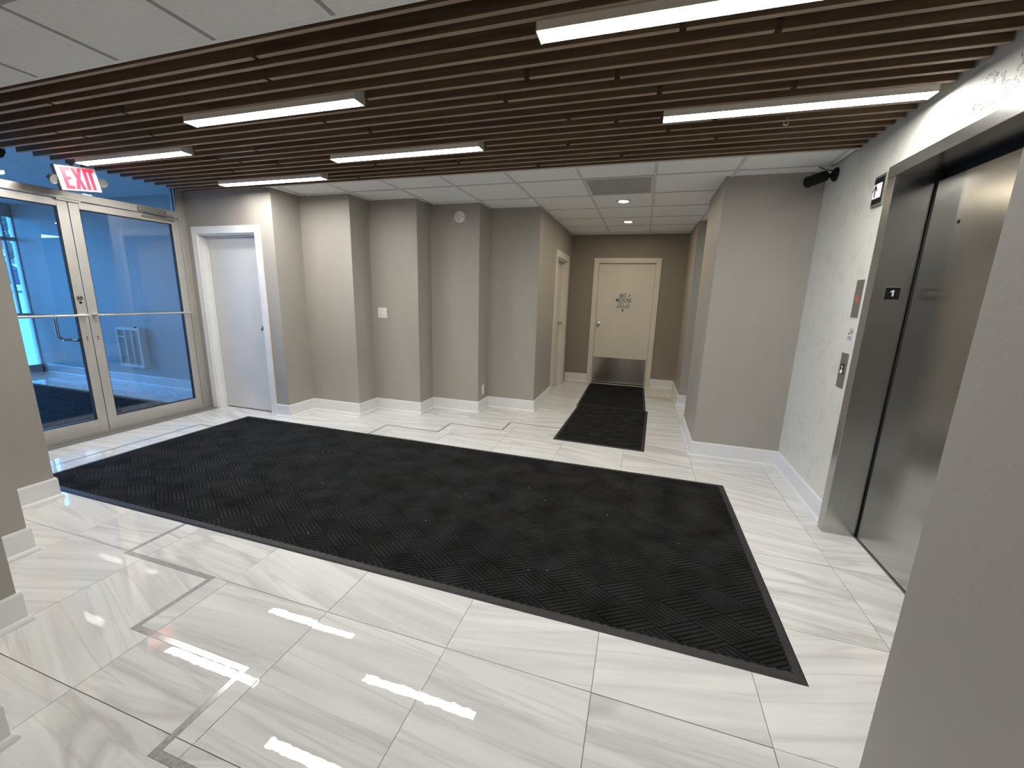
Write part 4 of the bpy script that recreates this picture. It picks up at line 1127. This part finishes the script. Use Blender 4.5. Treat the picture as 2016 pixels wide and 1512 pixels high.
    mb = MB().poly([(cx, yy, 1.296), (cx - 0.016, yy, 1.278), (cx - 0.006, yy, 1.262), (cx - 0.012, yy, 1.238), (cx, yy, 1.250), (cx + 0.012, yy, 1.238), (cx + 0.006, yy, 1.262), (cx + 0.016, yy, 1.278)])
    part('emblem', mb, M['ink'], r)
    mb = MB()
    for a, b in (((0.070, 1.500), (0.112, 1.540)), ((0.066, 1.486), (0.090, 1.520)), ((0.074, 1.465), (0.092, 1.482))):
        ax, az = cx + a[0], a[1]; bx, bz = cx + b[0], b[1]; nx, nz = -(bz - az) * 0.16, (bx - ax) * 0.16
        mx_, mz_ = (ax + bx) / 2, (az + bz) / 2
        mb.poly([(ax, yy, az), (mx_ + nx, yy, mz_ + nz), (bx, yy, bz), (mx_ - nx, yy, mz_ - nz)])
    part('leaf_sprig', mb, M['ink_green'], r)
build_small()
def loose_wire():
    p = Vector((0.671, 2.872, 2.476))
    r = empty('loose_wire', tuple(p), 'short thin loop of yellowish wire hanging from a slat near the lift wall', 'wire')
    m = pmat('yellow_wire', (0.35, 0.29, 0.12), 0.5)
    pts = [p, p + Vector((0.004, 0, -0.018)), p + Vector((-0.010, 0.004, -0.030)), p + Vector((-0.014, 0, -0.044)), p + Vector((0.002, -0.004, -0.050)), p + Vector((0.012, 0, -0.040)), p + Vector((0.002, 0.004, -0.024))]
    part('wire_loop', MB().path([tuple(q) for q in pts], 0.0016, 6), m, r, smooth=True)
loose_wire()

# ------------------------------------------------------------------ outdoors, seen through the vestibule
def build_outside():
    g = MB()
    pts = [(-9.52, 0.0), (-14, 0.05), (-34, 1.0), (-80, 1.3)]
    for (xa, za), (xb, zb) in zip(pts, pts[1:]):
        g.poly([(xa, -40, za), (xb, -40, zb), (xb, 70, zb), (xa, 70, za)])
    o = link('ground', g.mesh('ground', M['asphalt'])); tag(o, 'pale parking area outside the vestibule glazing', kind='structure')
    # car
    def car(x, y, z, rz, label):
        r = empty('car', (x, y, z), label, 'car'); del r['_o']; r.rotation_euler = (0, 0, rz)
        def side(prof, hw, name, mat, bev):
            mb = MB(); k = len(prof)
            mb.v += [(px, -hw, pz) for px, pz in prof] + [(px, hw, pz) for px, pz in prof]
            mb.f.append(tuple(range(k))); mb.f.append(tuple(range(2 * k - 1, k - 1, -1)))
            for i in range(k): mb.f.append((i, k + i, k + (i + 1) % k, (i + 1) % k))
            mb.mi += [0] * len(mb.f)
            return link(name, mb.mesh(name, mat, bevel=bev), r)
        side([(-2.2, 0.35), (2.2, 0.35), (2.25, 0.75), (2.1, 0.95), (1.1, 1.05), (-2.1, 1.08), (-2.25, 0.8)], 0.9, 'car_body', M['car_paint'], 0.06)
        side([(-2.0, 1.05), (1.05, 1.05), (0.35, 1.62), (-1.6, 1.66)], 0.78, 'cabin', M['car_glass'], 0.05)
        side([(-1.65, 1.62), (0.38, 1.60), (0.30, 1.68), (-1.55, 1.71)], 0.74, 'car_roof', M['car_paint'], 0.02)
        for sx in (-1.35, 1.4):
            for sy in (-0.92, 0.72):
                link('wheel', MB().tube((sx, sy, 0.34), (sx, sy + 0.2, 0.34), 0.34, seg=20).mesh('wheel', M['black'], smooth=True), r)
        link('headlamp', MB().box(2.17, 2.27, -0.8, -0.45, 0.72, 0.86).mesh('headlamp', M['white_plastic']), r)
    car(-33.0, 13.2, 0.97, math.radians(60), 'dark blue parked car seen through the vestibule glazing')
    # pale building and rail fence
    f = empty('rail_fence', (-45, 18, 1.1), 'pale rail fence beyond the parked car', 'fence')
    part('fence_panel', MB().box(-45.0, -44.97, 8, 30, 1.12, 2.25), M['white_trim'], f)
    for z in (1.5, 1.9, 2.3):
        part('rail', MB().box(-45.12, -45.0, 8, 30, z, z + 0.14), M['white_trim'], f)
    for k in range(14):
        part('post', MB().box(-44.97, -44.85, 8 + 1.6 * k, 8.14 + 1.6 * k, 1.1, 2.5), M['white_trim'], f)
    def tree(x, y, z, h, seed, label):
        rr = random.Random(seed)
        r = empty('tree', (x, y, z), label, 'tree', 'trees beyond the parking area')
        mb = MB(); tips = []
        def grow(p, d, ln, rad, lev):
            q = p + d * ln; mb.tube(p, q, rad, rad * 0.62, 6, False)
            if lev == 0: tips.append(q); return
            for _ in range(3 if lev > 1 else 4):
                nd = (d + Vector((rr.uniform(-.8, .8), rr.uniform(-.8, .8), rr.uniform(-.1, .6)))).normalized()
                grow(q, nd, ln * rr.uniform(.62, .8), rad * .6, lev - 1)
            tips.append(q)
        grow(Vector((x, y, z - 0.1)), Vector((0, 0, 1)), h * 0.26, h * 0.022, 4)
        part('trunk', mb, M['bark'], r)
        lf = MB()
        for t in tips:
            for _ in range(9):
                c = t + Vector((rr.gauss(0, .35), rr.gauss(0, .35), rr.gauss(0, .3))); s = rr.uniform(.06, .16)
                a = Vector((rr.uniform(-1, 1), rr.uniform(-1, 1), rr.uniform(-1, 1))).normalized(); b = a.orthogonal().normalized()
                lf.poly([c - a * s, c + b * s * .5, c + a * s, c - b * s * .5])
        o = part('foliage', lf, M['leaf'], r); o['kind'] = 'stuff'
    for k, (x, y, h) in enumerate(((-54, 22.6, 9.5), (-62, 26.0, 10.5), (-71, 29.6, 12))):
        tree(x, y, 1.2, h, 20 + k, ('thin-leaved tree just behind the rail fence and car', 'thin-leaved middle tree behind the rail fence, between nearest and tallest tree', 'tallest thin-leaved tree, farthest behind the rail fence')[k])
    # low dark hedge
    lf = MB(); rr = random.Random(5)
    for _ in range(5000):
        c = Vector((-49 + rr.gauss(0, .4), rr.uniform(14, 27), 1.2 + abs(rr.gauss(0, 0.9)))); s = rr.uniform(.1, .25)
        a = Vector((rr.uniform(-1, 1), rr.uniform(-1, 1), rr.uniform(-1, 1))).normalized(); b = a.orthogonal().normalized()
        lf.poly([c - a * s, c + b * s * .6, c + a * s, c - b * s * .6])
    o = link('hedge_foliage', lf.mesh('hedge_foliage', M['leaf'])); tag(o, 'loose hedge beyond the rail fence', 'hedge', kind='stuff')
build_outside()

for o in bpy.data.objects:
    if '_o' in o: del o['_o']
